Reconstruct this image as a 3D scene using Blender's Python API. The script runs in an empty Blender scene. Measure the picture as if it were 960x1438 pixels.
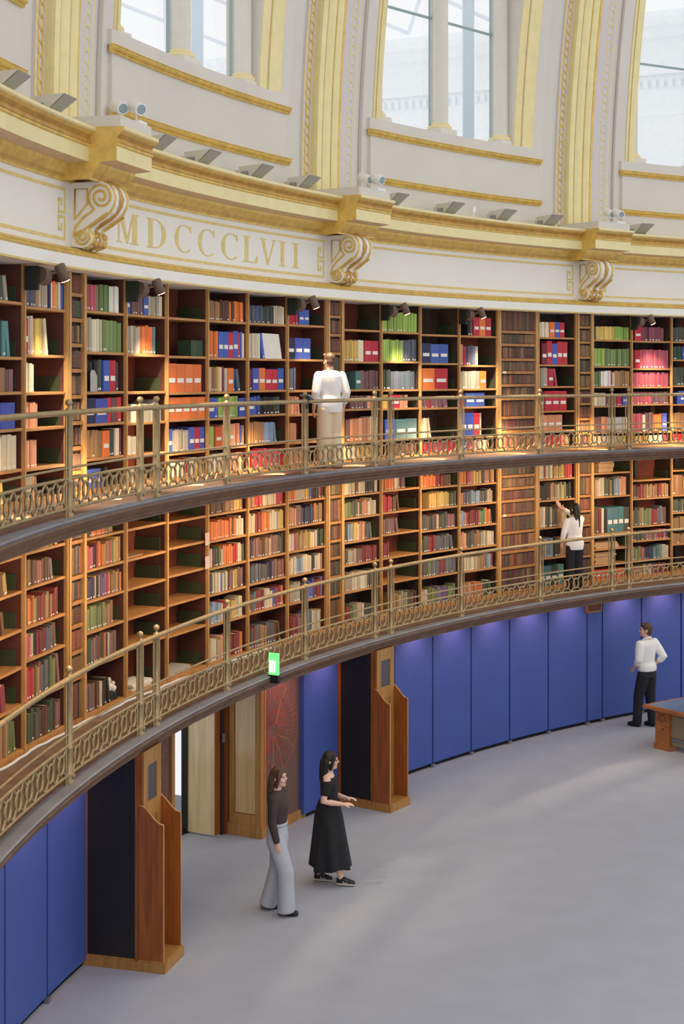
import bpy, bmesh, math, random
from mathutils import Vector, Matrix
random.seed(11)
RAD = math.radians
scene = bpy.context.scene
COL = scene.collection

# ------------------------------------------------------------------ camera
CAMX, CAMZ = 20.23006, 6.176995          # stands on the opposite gallery
HD, PH = -2.1084371, -0.8099991          # view heading, direction of the first pier
FOC, HOR = 2103.378, 527.503             # focal length and horizon, in pixels of a 960x1438 frame
cd = bpy.data.cameras.new('camera')
cam = bpy.data.objects.new('camera', cd)
COL.objects.link(cam)
cam.location = (CAMX, 0, CAMZ)
cam.rotation_euler = (math.pi / 2, 0, HD - math.pi / 2)
cd.sensor_fit = 'VERTICAL'
cd.sensor_height = 36.0
cd.lens = FOC / 1438 * 36.0
cd.shift_y = -(719 - HOR) / 1438
cd.clip_end = 400
scene.camera = cam

# ------------------------------------------------------------------ world and exposure
w = bpy.data.worlds.new('world')
scene.world = w
w.use_nodes = True
bg = w.node_tree.nodes['Background']
bg.inputs[0].default_value = (1.0, 0.99, 0.985, 1)
bg.inputs[1].default_value = 1.0
vs = scene.view_settings
vs.view_transform = 'Standard'
vs.look = 'None'
vs.exposure = 0.0
vs.gamma = 1.0
vs.use_curve_mapping = False


# ------------------------------------------------------------------ helpers
def lin(c):
    r = []
    for v in c[:3]:
        v /= 255.0
        r.append(v / 12.92 if v <= 0.04045 else ((v + 0.055) / 1.055) ** 2.4)
    return (r[0], r[1], r[2], 1.0)


MATS = {}


def mat(name, rgb, rough=0.6, metal=0.0, var=0.0, scale=6.0, stretch=(1, 1, 1), bump=0.0, rgb2=None, spec=0.4, emit=None, estr=0.0, coord='Object'):
    if name in MATS:
        return MATS[name]
    m = bpy.data.materials.new(name)
    m.use_nodes = True
    nt = m.node_tree
    b = nt.nodes['Principled BSDF']
    b.inputs['Base Color'].default_value = lin(rgb)
    b.inputs['Roughness'].default_value = rough
    b.inputs['Metallic'].default_value = metal
    b.inputs['Specular IOR Level'].default_value = spec
    if emit:
        b.inputs['Emission Color'].default_value = lin(emit)
        b.inputs['Emission Strength'].default_value = estr
    if var or bump or rgb2:
        tc = nt.nodes.new('ShaderNodeTexCoord')
        mp = nt.nodes.new('ShaderNodeMapping')
        mp.inputs['Scale'].default_value = stretch
        nz = nt.nodes.new('ShaderNodeTexNoise')
        nz.inputs['Scale'].default_value = scale
        nz.inputs['Detail'].default_value = 5
        nt.links.new(tc.outputs[coord], mp.inputs['Vector'])
        nt.links.new(mp.outputs[0], nz.inputs['Vector'])
        if var or rgb2:
            mx = nt.nodes.new('ShaderNodeMix')
            mx.data_type = 'RGBA'
            rp = nt.nodes.new('ShaderNodeMapRange')
            rp.inputs['From Min'].default_value = 0.35
            rp.inputs['From Max'].default_value = 0.65
            nt.links.new(nz.outputs['Fac'], rp.inputs['Value'])
            nt.links.new(rp.outputs[0], mx.inputs['Factor'])
            c = lin(rgb)
            if rgb2:
                mx.inputs[6].default_value = c
                mx.inputs[7].default_value = lin(rgb2)
            else:
                mx.inputs[6].default_value = [v * (1 - var) for v in c[:3]] + [1]
                mx.inputs[7].default_value = [min(1, v * (1 + var)) for v in c[:3]] + [1]
            nt.links.new(mx.outputs[2], b.inputs['Base Color'])
        if bump:
            bp = nt.nodes.new('ShaderNodeBump')
            bp.inputs['Strength'].default_value = bump
            bp.inputs['Distance'].default_value = 0.01
            nt.links.new(nz.outputs['Fac'], bp.inputs['Height'])
            nt.links.new(bp.outputs[0], b.inputs['Normal'])
    MATS[name] = m
    return m


def color_mat(name, source, rough=0.6):
    """cloth whose colour is the object's own colour, or a per-face colour in a joined mesh"""
    m = bpy.data.materials.new(name)
    m.use_nodes = True
    nt = m.node_tree
    b = nt.nodes['Principled BSDF']
    b.inputs['Roughness'].default_value = rough
    b.inputs['Specular IOR Level'].default_value = 0.3
    if source == 'object':
        n = nt.nodes.new('ShaderNodeObjectInfo')
        out = n.outputs['Color']
    else:
        n = nt.nodes.new('ShaderNodeAttribute')
        n.attribute_name = source
        out = n.outputs['Color']
    tc = nt.nodes.new('ShaderNodeTexCoord')
    nz = nt.nodes.new('ShaderNodeTexNoise')
    nz.inputs['Scale'].default_value = 9
    nt.links.new(tc.outputs['Object'], nz.inputs['Vector'])
    mr = nt.nodes.new('ShaderNodeMapRange')
    mr.inputs['To Min'].default_value = 0.82
    mr.inputs['To Max'].default_value = 1.12
    nt.links.new(nz.outputs['Fac'], mr.inputs['Value'])
    mx = nt.nodes.new('ShaderNodeVectorMath')
    mx.operation = 'SCALE'
    nt.links.new(out, mx.inputs[0])
    nt.links.new(mr.outputs[0], mx.inputs['Scale'])
    nt.links.new(mx.outputs[0], b.inputs['Base Color'])
    return m


def th(a):
    return PH - RAD(a)


def P(a, R, h):
    t = th(a)
    return Vector((R * math.cos(t), R * math.sin(t), h))


def proj(p):
    X, Y = p.x - CAMX, p.y
    z = X * math.cos(HD) + Y * math.sin(HD)
    r = X * math.sin(HD) - Y * math.cos(HD)
    return 480 + FOC * r / z, HOR - FOC * (p.z - CAMZ) / z, z


class MB:
    def __init__(s):
        s.v, s.f, s.m, s.sm, s.c = [], [], [], [], []
        s.col = (1, 1, 1, 1)

    def add(s, verts, faces, m=0, smooth=False):
        o = len(s.v)
        s.v += [tuple(p) for p in verts]
        for f in faces:
            s.f.append(tuple(i + o for i in f))
            s.m.append(m)
            s.sm.append(smooth)
            s.c.append(s.col)

    def box(s, x0, x1, y0, y1, z0, z1, m=0, M=None):
        vs = [Vector(p) for p in ((x0, y0, z0), (x1, y0, z0), (x1, y1, z0), (x0, y1, z0), (x0, y0, z1), (x1, y0, z1), (x1, y1, z1), (x0, y1, z1))]
        if M:
            vs = [M @ p for p in vs]
        s.add(vs, [(0, 3, 2, 1), (4, 5, 6, 7), (0, 1, 5, 4), (1, 2, 6, 5), (2, 3, 7, 6), (3, 0, 4, 7)], m)

    def rings(s, rings, m=0, smooth=True, cap=True, closed=False):
        n = len(rings[0])
        vs = [p for r in rings for p in r]
        fs = []
        k = len(rings)
        for i in range(k if closed else k - 1):
            i2 = (i + 1) % k
            for j in range(n):
                j2 = (j + 1) % n
                fs.append((i * n + j, i * n + j2, i2 * n + j2, i2 * n + j))
        s.add(vs, fs, m, smooth)
        if cap and not closed:
            s.add(rings[0], [tuple(reversed(range(n)))], m)
            s.add(rings[-1], [tuple(range(n))], m)

    def tube(s, pts, r, n=8, m=0, closed=False, smooth=True, cap=True, ref=None):
        pts = [Vector(p) for p in pts]
        k = len(pts)
        if not hasattr(r, '__len__'):
            r = [r] * k
        rg = []
        for i in range(k):
            a = pts[i - 1] if (i > 0 or closed) else pts[i]
            b = pts[(i + 1) % k] if (i < k - 1 or closed) else pts[i]
            t = (b - a).normalized()
            if ref or i == 0:
                u = Vector(ref) if ref else (Vector((0, 0, 1)) if abs(t.z) < 0.8 else Vector((1, 0, 0)))
                x = t.cross(u).normalized()
            else:
                x = (px - t * px.dot(t)).normalized()
            px = x
            y = x.cross(t).normalized()
            rr = r[i]
            rx, ry = rr if hasattr(rr, '__len__') else (rr, rr)
            rg.append([pts[i] + x * (rx * math.cos(2 * math.pi * j / n)) + y * (ry * math.sin(2 * math.pi * j / n)) for j in range(n)])
        s.rings(rg, m, smooth, cap, closed)

    def lathe(s, prof, c=(0, 0, 0), n=12, m=0, smooth=True):
        c = Vector(c)
        rg = [[c + Vector((max(r, 1e-4) * math.cos(2 * math.pi * j / n), max(r, 1e-4) * math.sin(2 * math.pi * j / n), z)) for j in range(n)] for r, z in prof]
        s.rings(rg, m, smooth)

    def prism(s, poly, y0, y1, m=0, M=None, smooth=False):
        """polygon in x,z extruded along y"""
        n = len(poly)
        A = [Vector((p[0], y0, p[1])) for p in poly]
        B = [Vector((p[0], y1, p[1])) for p in poly]
        if M:
            A = [M @ p for p in A]
            B = [M @ p for p in B]
        s.add(A + B, [(i, (i + 1) % n, (i + 1) % n + n, i + n) for i in range(n)], m, smooth)
        s.add(A, [tuple(reversed(range(n)))], m)
        s.add(B, [tuple(range(n))], m)

    def sweep(s, prof, a0, a1, n, m=0, closed=True, caps=True, lean=False, smooth=False):
        """profile of (R, h) points carried round the room axis"""
        k = len(prof)
        rows = []
        for i in range(n + 1):
            a = a0 + (a1 - a0) * i / n
            rows.append([P(a, R, h) for R, h in prof])
        vs = [p for r in rows for p in r]
        fs = []
        for i in range(n):
            for j in range(k if closed else k - 1):
                j2 = (j + 1) % k
                fs.append((i * k + j, i * k + j2, (i + 1) * k + j2, (i + 1) * k + j))
        s.add(vs, fs, m, smooth)
        if closed and caps:
            s.add(rows[0], [tuple(range(k))], m)
            s.add(rows[-1], [tuple(reversed(range(k)))], m)

    def abox(s, a0, a1, R0, R1, h0, h1, n=None, m=0):
        n = n or max(1, int(abs(a1 - a0) / 1.0 + 0.5))
        s.sweep([(R0, h0), (R1, h0), (R1, h1), (R0, h1)], a0, a1, n, m)

    def ball(s, c, rx, ry=None, rz=None, n=12, k=8, m=0, M=None):
        ry = ry or rx
        rz = rz or rx
        c = Vector(c)
        rg = []
        for i in range(k + 1):
            f = -math.pi / 2 + math.pi * i / k
            q = max(math.cos(f), 0.02)
            ring = [Vector((rx * q * math.cos(2 * math.pi * j / n), ry * q * math.sin(2 * math.pi * j / n), rz * math.sin(f))) for j in range(n)]
            if M:
                ring = [M @ p for p in ring]
            rg.append([c + p for p in ring])
        s.rings(rg, m)

    def mesh(s, name, mats, attr=None):
        me = bpy.data.meshes.new(name)
        me.from_pydata(s.v, [], s.f)
        for q in (mats if isinstance(mats, (list, tuple)) else [mats]):
            me.materials.append(q)
        me.polygons.foreach_set('material_index', s.m)
        me.polygons.foreach_set('use_smooth', s.sm)
        if attr:
            at = me.attributes.new(attr, 'FLOAT_COLOR', 'FACE')
            flat = [x for c in s.c for x in c]
            at.data.foreach_set('color', flat)
        bm = bmesh.new()
        bm.from_mesh(me)
        bmesh.ops.recalc_face_normals(bm, faces=bm.faces)
        bm.to_mesh(me)
        bm.free()
        me.update()
        return me

    def build(s, name, mats, parent=None, attr=None):
        return obj(name, s.mesh(name, mats, attr), parent)


def obj(name, me, parent=None, loc=None, rz=None):
    o = bpy.data.objects.new(name, me)
    COL.objects.link(o)
    if parent:
        o.parent = parent
    if loc is not None:
        o.location = loc
    if rz is not None:
        o.rotation_euler[2] = rz
    return o


def tag(o, label, cat, group=None):
    o['label'] = label
    o['category'] = cat
    if group:
        o['group'] = group
    return o


def struct(o, label=None):
    o['kind'] = 'structure'
    if label:
        o['label'] = label
    return o


def thing(name, label, cat, a, R, h, group=None, rz=None):
    """an Empty at the thing's base: local x runs along the wall to the right, y out through the wall"""
    o = obj(name, None, None, P(a, R, h), th(a) - math.pi / 2 if rz is None else rz)
    o.empty_display_size = 0.1
    return tag(o, label, cat, group)


ORD = ['first', 'second', 'third', 'fourth', 'fifth', 'sixth', 'seventh', 'eighth', 'ninth', 'tenth', 'eleventh', 'twelfth', 'thirteenth', 'fourteenth', 'fifteenth', 'sixteenth', 'seventeenth', 'eighteenth', 'nineteenth', 'twentieth'] + ['%dth' % i for i in range(21, 60)]

# ------------------------------------------------------------------ materials
m_wall = mat('plaster_grey', (216, 211, 203), 0.8, var=0.03, scale=0.8)
m_white = mat('plaster_white', (238, 235, 228), 0.75, var=0.02, scale=1.0)
m_gold = mat('gilding', (222, 190, 106), 0.45, metal=0.35, var=0.12, scale=9)
m_paleg = mat('pale_gilding', (236, 222, 168), 0.5, metal=0.15, var=0.04, scale=5)
m_goldpaint = mat('gold_paint', (224, 204, 134), 0.6, var=0.06, scale=10)
m_darkgold = mat('deep_gilding', (198, 158, 86), 0.42, metal=0.4, var=0.15, scale=9)
m_oak = mat('oak', (170, 118, 64), 0.5, var=0.2, scale=5, stretch=(6, 6, 0.8))
m_oaklight = mat('oak_light', (196, 150, 92), 0.5, var=0.15, scale=5, stretch=(6, 6, 0.8))
m_shelf = mat('shelf_oak', (188, 136, 80), 0.55, var=0.18, scale=4, stretch=(1, 8, 8))
m_back = mat('case_back', (64, 47, 42), 0.8, var=0.25, scale=3, stretch=(6, 6, 1))
m_backred = mat('case_back_red', (112, 54, 40), 0.8, var=0.25, scale=3)
m_iron = mat('iron_green', (38, 44, 38), 0.6, var=0.2)
m_cheek = mat('case_cheek', (76, 58, 48), 0.7, var=0.25, scale=4)
m_cheekr = mat('case_cheek_red', (98, 56, 45), 0.7, var=0.2, scale=3)
m_green = mat('green_board', (58, 70, 46), 0.7, var=0.15)
m_brass = mat('brass', (172, 150, 112), 0.45, metal=0.45, var=0.12, scale=14)
m_lead = mat('ledge_lead', (132, 132, 138), 0.6, var=0.12, scale=3)
m_mould = mat('gallery_moulding', (110, 82, 62), 0.45, var=0.2, scale=5)
m_gfloor = mat('gallery_boards', (128, 104, 88), 0.7, var=0.2, scale=4)
m_blue = mat('blue_panel', (66, 90, 164), 0.55, var=0.04, scale=1.5)
m_black = mat('black_panel', (38, 34, 34), 0.5, var=0.1)
m_dark = mat('dark_gap', (22, 22, 24), 0.8)
m_maho = mat('mahogany', (150, 84, 38), 0.4, var=0.22, scale=3, stretch=(7, 7, 0.7))
m_honey = mat('honey_wood', (172, 124, 66), 0.4, var=0.16, scale=3, stretch=(7, 7, 0.7))
m_pine = mat('pale_wood', (212, 186, 138), 0.4, var=0.1, scale=3, stretch=(6, 6, 0.6))
m_brown = mat('graphic_brown', (112, 84, 74), 0.6, var=0.04)
m_rline = mat('graphic_red_line', (190, 92, 78), 0.6)
m_oline = mat('graphic_orange_line', (226, 156, 92), 0.6)
m_carpet = mat('carpet', (176, 178, 187), 0.95, var=0.03, scale=2.2, spec=0.1)
m_page = mat('pages', (224, 214, 190), 0.9)
m_label = mat('spine_label', (236, 232, 222), 0.8)
m_lamp = mat('lamp_brown', (112, 92, 80), 0.5, metal=0.2)
m_grey = mat('floodlight_grey', (206, 202, 194), 0.6)
m_greyd = mat('floodlight_face', (172, 170, 162), 0.5)
m_wmetal = mat('white_metal', (238, 238, 238), 0.5)
m_steel = mat('steel', (150, 152, 158), 0.4, metal=0.6)
m_cloth = color_mat('book_cloth', 'object')
m_clothj = color_mat('book_cloth_joined', 'bookcol')
m_facade = mat('court_stone', (251, 253, 255), 0.9, var=0.02)
m_blk = mat('black_plastic', (30, 30, 32), 0.5)
m_cable = mat('white_cable', (226, 226, 226), 0.6)


def glass_mat():
    m = bpy.data.materials.new('glass')
    m.use_nodes = True
    nt = m.node_tree
    nt.nodes.clear()
    o = nt.nodes.new('ShaderNodeOutputMaterial')
    mx = nt.nodes.new('ShaderNodeMixShader')
    t = nt.nodes.new('ShaderNodeBsdfTransparent')
    g = nt.nodes.new('ShaderNodeBsdfGlossy')
    t.inputs[0].default_value = (0.975, 0.99, 1.0, 1)
    g.inputs['Roughness'].default_value = 0.05
    mx.inputs[0].default_value = 0.04
    nt.links.new(t.outputs[0], mx.inputs[1])
    nt.links.new(g.outputs[0], mx.inputs[2])
    nt.links.new(mx.outputs[0], o.inputs[0])
    return m


m_glass = glass_mat()

# ------------------------------------------------------------------ proportions of the round room
A0, A1 = -15.0, 56.0         # stretch of the rotunda that is built
RS = 21.0                    # front of the bookcases
RP = 20.16                   # railing posts
WP = 1.1005                  # pier width in degrees
SUB = (18 - WP) / 6          # one bookcase in degrees
GL, GU = 2.43, 4.87          # walking levels of the two galleries
TOPU = 7.28                  # underside of the white band
CASEW = 2 * RS * math.sin(RAD(SUB / 2))


def case_a(i):
    """middle angle of bookcase i (0 = right of the first pier)"""
    b = i // 6
    return 18 * b + WP / 2 + (i - 6 * b + 0.5) * SUB


# ------------------------------------------------------------------ floor
mb = MB()
n = 96
ring = [Vector((21.5 * math.cos(2 * math.pi * i / n), 21.5 * math.sin(2 * math.pi * i / n), 0)) for i in range(n)]
mb.add(ring, [tuple(range(n))])
mb.add([p - Vector((0, 0, 0.15)) for p in ring], [tuple(reversed(range(n)))])
mb.abox(3, 15, 21.4, 27, -0.15, -0.002)
struct(mb.build('floor', m_carpet))

# ------------------------------------------------------------------ galleries
for nm, g in (('lower', GL), ('upper', GU)):
    mb = MB()
    mb.abox(A0, A1, 20.16, 21.47, g - 0.16, g, 90)
    struct(mb.build('floor_%s_gallery' % nm, m_gfloor))
    mb = MB()
    mb.sweep([(20.2, g - 0.004), (20.2, g + 0.012), (20.05, g + 0.012), (20.035, g), (20.05, g - 0.02)], A0, A1, 90)
    struct(mb.build('trim_%d' % (1 if nm == 'lower' else 2), m_lead), 'grey lead covered ledge along the edge of the %s gallery' % nm)
    mb = MB()
    mb.sweep([(20.18, g - 0.012), (20.045, g - 0.02), (20.035, g - 0.04), (20.045, g - 0.06), (20.075, g - 0.065), (20.085, g - 0.095), (20.11, g - 0.12), (20.125, g - 0.125), (20.13, g - 0.15), (20.155, g - 0.165), (20.155, g - 0.185), (20.3, g - 0.185)], A0, A1, 90)
    struct(mb.build('trim_%d' % (3 if nm == 'lower' else 4), m_mould), 'dark moulded timber edge of the %s gallery' % nm)
    mb = MB()
    mb.abox(A0, A1, RS - 0.01, RS + 0.02, g, g + 0.055, 90)
    struct(mb.build('baseboard_%s' % nm, m_shelf))

# warm strip lamps under the upper gallery edge, small downlights under the lower one
for i in range(11):
    a = -12 + i * 6
    ld = bpy.data.lights.new('strip_lamp', 'AREA')
    ld.shape = 'RECTANGLE'
    ld.size, ld.size_y = 1.7, 0.06
    ld.energy = 28
    ld.color = (1.0, 0.68, 0.36)
    lo = obj('strip_lamp', ld, None, P(a, 20.3, GU - 0.24))
    aim = P(a, 21.0, GU - 0.75) - lo.location
    lo.rotation_mode = 'QUATERNION'
    lo.rotation_quaternion = aim.to_track_quat('-Z', 'X') @ Matrix.Rotation(0, 3, 'Z').to_quaternion()
for i in list(range(-4, 0)) + list(range(4, 17)):
    a = case_a(i)
    ld = bpy.data.lights.new('downlight', 'SPOT')
    ld.energy = 17
    ld.color = (1.0, 0.44, 0.42)
    ld.spot_size = RAD(120)
    ld.spot_blend = 0.9
    ld.shadow_soft_size = 0.05
    lo = obj('downlight', ld, None, P(a, 20.38, GL - 0.2))
    lo.rotation_mode = 'QUATERNION'
    lo.rotation_quaternion = (P(a, 20.75, GL - 0.52) - lo.location).to_track_quat('-Z', 'Y')

# wall behind the cases, solid to the outside
mb = MB()
mb.abox(A0, A1, 21.45, 21.55, 2.24, 8.75, 90)
struct(mb.build('wall_behind_cases', m_back))

# ------------------------------------------------------------------ white band, frieze, cornice
mb = MB()
mb.sweep([(21.45, TOPU), (20.79, TOPU), (20.77, TOPU + 0.015), (20.77, 7.41), (20.78, 7.425), (21.45, 7.425)], A0, A1, 120)
struct(mb.build('wall_band', m_white), 'plain white band above the bookcases')
mb = MB()
mb.sweep([(20.8, TOPU - 0.001), (20.762, TOPU - 0.001), (20.758, TOPU + 0.02), (20.8, TOPU + 0.02)], A0, A1, 120)
struct(mb.build('trim_5', m_goldpaint), 'thin gilt bead under the white band')
mb = MB()
mb.sweep([(20.95, 7.424), (20.772, 7.424), (20.765, 7.44), (20.79, 7.45), (20.8, 7.465), (20.79, 7.475), (20.82, 7.49), (20.87, 7.515), (20.95, 7.52)], A0, A1, 120)
struct(mb.build('trim_6', m_gold), 'gilt moulding below the frieze')
mb = MB()
mb.abox(A0, A1, 20.95, 21.45, 7.42, 8.6, 120)
struct(mb.build('wall_frieze', m_white))
CORN = [(20.95, 8.2), (20.93, 8.2), (20.925, 8.222), (20.9, 8.235), (20.885, 8.27), (20.85, 8.31), (20.83, 8.34), (20.825, 8.372), (20.63, 8.386), (20.63, 8.535), (20.615, 8.545), (20.61, 8.566), (20.6, 8.575), (20.61, 8.6), (20.625, 8.625), (20.59, 8.66), (20.56, 8.69), (20.545, 8.705), (20.545, 8.735), (21.3, 8.75), (21.3, 8.2)]
CM = [3, 0, 0, 2, 0, 0, 0, 4, 1, 0, 0, 2, 2, 2, 2, 0, 1, 1, 1, 1, 1]


def cornice(mb, prof, a0, a1, n, caps=False):
    k = len(prof)
    for j in range(k - 1):
        mb.sweep([prof[j], prof[j + 1]], a0, a1, n, CM[j], closed=False)
    if caps:
        for a in (a0, a1):
            mb.add([P(a, R, h) for R, h in prof], [tuple(range(k))], 0)


m_soffit = mat('cornice_soffit', (214, 186, 150), 0.6, metal=0.1, var=0.05)
cmats = [m_gold, m_paleg, m_darkgold, m_gold, m_soffit]
mb = MB()
cornice(mb, CORN, A0, A1, 120)
tr = struct(mb.build('trim_7', cmats), 'gilded cornice running round the room above the frieze')
BL = [(R - 0.31 if i < 19 else R, h + 0.004) for i, (R, h) in enumerate(CORN)]
for k in (0, 1, 2):
    mb = MB()
    cornice(mb, BL, 18 * k - 1.3, 18 * k + 1.3, 5, True)
    mb.build('cornice_break', cmats, tr)
    mb = MB()
    mb.abox(18 * k - 1.15, 18 * k + 1.15, 20.3, 21.2, 8.73, 8.865, 3)
    mb.build('plinth_block', m_wall, tr)

# frieze ornament: gold lines and meander keys
fr = bpy.data.objects['wall_frieze']
for b, (lo, hi) in enumerate(((-17.0, -0.96), (0.96, 17.06), (18.96, 35.06), (36.96, 53.0))):
    for (h0, h1) in ((8.105, 8.14), (7.588, 7.622)):
        mb = MB()
        mb.abox(max(lo, A0), hi, 20.945, 20.951, h0, h1, 40)
        mb.build('gold_line', m_goldpaint, fr)
    for side in (-1, 1):
        for up in (0, 1):
            # a square key: spiral strip, mirrored for the lower one
            mb = MB()
            e = hi if side > 0 else lo
            if e < A0 or e > 40:
                continue
            wv = 0.03
            def strip(x0, x1, z0, z1):
                a0 = e - side * x0 / RS / RAD(1)
                a1 = e - side * x1 / RS / RAD(1)
                if up:
                    h0, h1 = 8.1 - z0, 8.1 - z1
                else:
                    h0, h1 = 7.61 + z0, 7.61 + z1
                mb.abox(min(a0, a1), max(a0, a1), 20.944, 20.951, min(h0, h1), max(h0, h1), 1)
            strip(0, wv, 0, 0.235)
            strip(0, 0.17, 0.205, 0.235)
            strip(0.14, 0.17, 0.075, 0.235)
            strip(0.075, 0.17, 0.075, 0.105)
            strip(0.075, 0.105, 0.075, 0.155)
            mb.build('meander_key', m_goldpaint, fr)


# lettering MDCCCLVII cut from strokes
def letter(ch):
    """list of quads in a unit box, 0..1 wide, 0..1 tall"""
    q = []
    def bar(x0, x1, z0=0.0, z1=1.0, dx=0.0):
        q.append([(x0, z0), (x1, z0), (x1 + dx, z1), (x0 + dx, z1)])
    def ser(x0, x1, z):
        q.append([(x0, z), (x1, z), (x1, z + 0.035), (x0, z + 0.035)])
    def arc(cx, cz, rx, rz, t0, t1, th0, th1, n=16):
        for i in range(n):
            A = t0 + (t1 - t0) * i / n
            B = t0 + (t1 - t0) * (i + 1) / n
            wa = th0 + (th1 - th0) * abs(math.cos(A))
            wb = th0 + (th1 - th0) * abs(math.cos(B))
            q.append([(cx + rx * math.cos(A), cz + rz * math.sin(A)), (cx + rx * math.cos(B), cz + rz * math.sin(B)),
                      (cx + (rx - wb) * math.cos(B), cz + (rz - 0.04) * math.sin(B)), (cx + (rx - wa) * math.cos(A), cz + (rz - 0.04) * math.sin(A))])
    if ch == 'I':
        bar(0.36, 0.64); ser(0.2, 0.8, 0); ser(0.2, 0.8, 0.965)
    elif ch == 'M':
        bar(0.1, 0.16); bar(0.74, 0.94); ser(0, 0.26, 0); ser(0.64, 1.04, 0); ser(0.0, 0.25, 0.965); ser(0.75, 1.04, 0.965)
        q.append([(0.1, 1), (0.3, 1), (0.56, 0.0), (0.46, 0.0)])
        q.append([(0.46, 0.0), (0.53, 0.0), (0.8, 1.0), (0.74, 1.0)])
    elif ch == 'D':
        bar(0.08, 0.28); ser(0, 0.4, 0); ser(0, 0.4, 0.965)
        arc(0.38, 0.5, 0.56, 0.5, -math.pi / 2, math.pi / 2, 0.06, 0.2)
    elif ch == 'C':
        arc(0.56, 0.5, 0.52, 0.5, math.pi * 0.28, math.pi * 1.72, 0.05, 0.2)
        q.append([(0.84, 0.78), (0.92, 0.72), (0.92, 0.98), (0.87, 0.98)])
    elif ch == 'L':
        bar(0.12, 0.34); ser(0, 0.48, 0.965); ser(0, 0.9, 0); q.append([(0.72, 0.03), (0.9, 0.03), (0.93, 0.26), (0.87, 0.26)])
    elif ch == 'V':
        q.append([(0.08, 1), (0.28, 1), (0.56, 0), (0.46, 0)]); q.append([(0.46, 0), (0.54, 0), (0.94, 1), (0.87, 1)])
        ser(0, 0.4, 0.965); ser(0.74, 1.04, 0.965)
    return q


lx = [('M', 2.45, 1.5), ('D', 4.55, 1.4), ('C', 6.42, 1.3), ('C', 8.05, 1.3), ('C', 9.68, 1.3), ('L', 11.25, 1.15), ('V', 12.45, 1.15), ('I', 13.65, 0.85), ('I', 14.6, 0.85)]
for ch, a, wd in lx:
    mb = MB()
    for quad in letter(ch):
        f = [P(a + x * wd, 20.944, 7.69 + z * 0.345) for x, z in quad]
        bk = [P(a + x * wd, 20.952, 7.69 + z * 0.345) for x, z in quad]
        mb.add(f + bk, [(0, 1, 2, 3), (0, 1, 5, 4), (1, 2, 6, 5), (2, 3, 7, 6), (3, 0, 4, 7)])
    mb.build('letter', m_goldpaint, fr)


# ------------------------------------------------------------------ scroll corbels
def spiral(cx, cz, r0, r1, t0, turns, n=26):
    return [(cx + (r0 + (r1 - r0) * i / n) * math.cos(t0 + turns * 2 * math.pi * i / n), cz + (r0 + (r1 - r0) * i / n) * math.sin(t0 + turns * 2 * math.pi * i / n)) for i in range(n + 1)]


def corbel(a, label):
    """local y is outward, so the bracket reaches towards -y; profile in (y, z)"""
    t = thing('corbel', label, 'corbel', a, 20.95, 7.52, 'scroll corbels under the gilded cornice')
    prof = [(0, 0.02), (-0.12, 0.0), (-0.19, 0.02), (-0.235, 0.07), (-0.24, 0.12), (-0.215, 0.165), (-0.185, 0.185), (-0.2, 0.22), (-0.27, 0.27), (-0.36, 0.32), (-0.43, 0.38), (-0.47, 0.45), (-0.485, 0.53), (-0.46, 0.61), (-0.42, 0.66), (-0.36, 0.69), (0, 0.69)]
    hw = 0.21
    T = Matrix(((0, 1, 0, 0), (1, 0, 0, 0), (0, 0, 1, 0), (0, 0, 0, 1)))
    mb = MB()
    mb.prism(prof, -hw, hw, 0, T)
    mb.build('body', m_white, t)
    front = prof[1:16]
    # rolled bands on the front: two white-gold ridges and a gilt leaf strip
    for x, r, mm, nm in ((-0.16, 0.024, m_gold, 'gilt_ridge'), (0.16, 0.024, m_gold, 'gilt_ridge'), (0.0, 0.055, m_darkgold, 'leaf_strip')):
        mb = MB()
        mb.tube([(x, y, z) for y, z in front], [(r, r * 0.6)] * len(front) if nm == 'gilt_ridge' else [(r * (0.75 + 0.35 * math.sin(i * 1.9)), 0.022) for i in range(len(front))], 8)
        mb.build(nm, mm, t)
    for sx in (-1, 1):
        mb = MB()
        x = sx * (hw + 0.004)
        for pts in (spiral(-0.35, 0.53, 0.15, 0.025, RAD(-60), 2.1), spiral(-0.13, 0.12, 0.095, 0.015, RAD(150), 1.8)):
            mb.tube([(x, p[0], p[1]) for p in pts], 0.0135, 6)
        mb.tube([(x, -0.27, 0.4), (x, -0.15, 0.32), (x, -0.06, 0.22), (x, -0.035, 0.12)], 0.0135, 6)
        mb.tube([(x, -0.42, 0.36), (x, -0.3, 0.28), (x, -0.17, 0.2), (x, -0.08, 0.13)], 0.0135, 6)
        mb.build('scroll_line', m_gold, t)
        mb = MB()
        mb.tube([(x, -0.05, 0.3), (x, -0.05, 0.62), (x, -0.19, 0.62), (x, -0.19, 0.46), (x, -0.05, 0.3)], 0.011, 6)
        mb.build('panel_line', m_gold, t)
    mb = MB()
    for z0, q in ((0.02, 0.07), (0.1, 0.06)):
        for x in (-0.1, 0, 0.1):
            mb.ball((x, -0.235, z0 + 0.03), 0.05, 0.025, q * 0.6, 8, 5)
    mb.build('gilt_leaf', m_darkgold, t)


corbel(0, 'gilded scroll corbel left of the roman numeral inscription, nearest of three')
corbel(18, 'gilded scroll corbel right of the roman numeral inscription, middle of three')
corbel(36, 'gilded scroll corbel farthest right along the frieze, smallest of three')


# ------------------------------------------------------------------ upper wall, ribs, windows
def lean(R, h):
    d = max(0.0, h - 8.9)
    return R - 0.0184 * d * d


HS = [8.7, 8.9, 9.3, 9.7, 10.13, 10.6, 11.1, 11.6, 12.1, 12.6, 13.1, 13.6, 14.1, 14.6]


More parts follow.
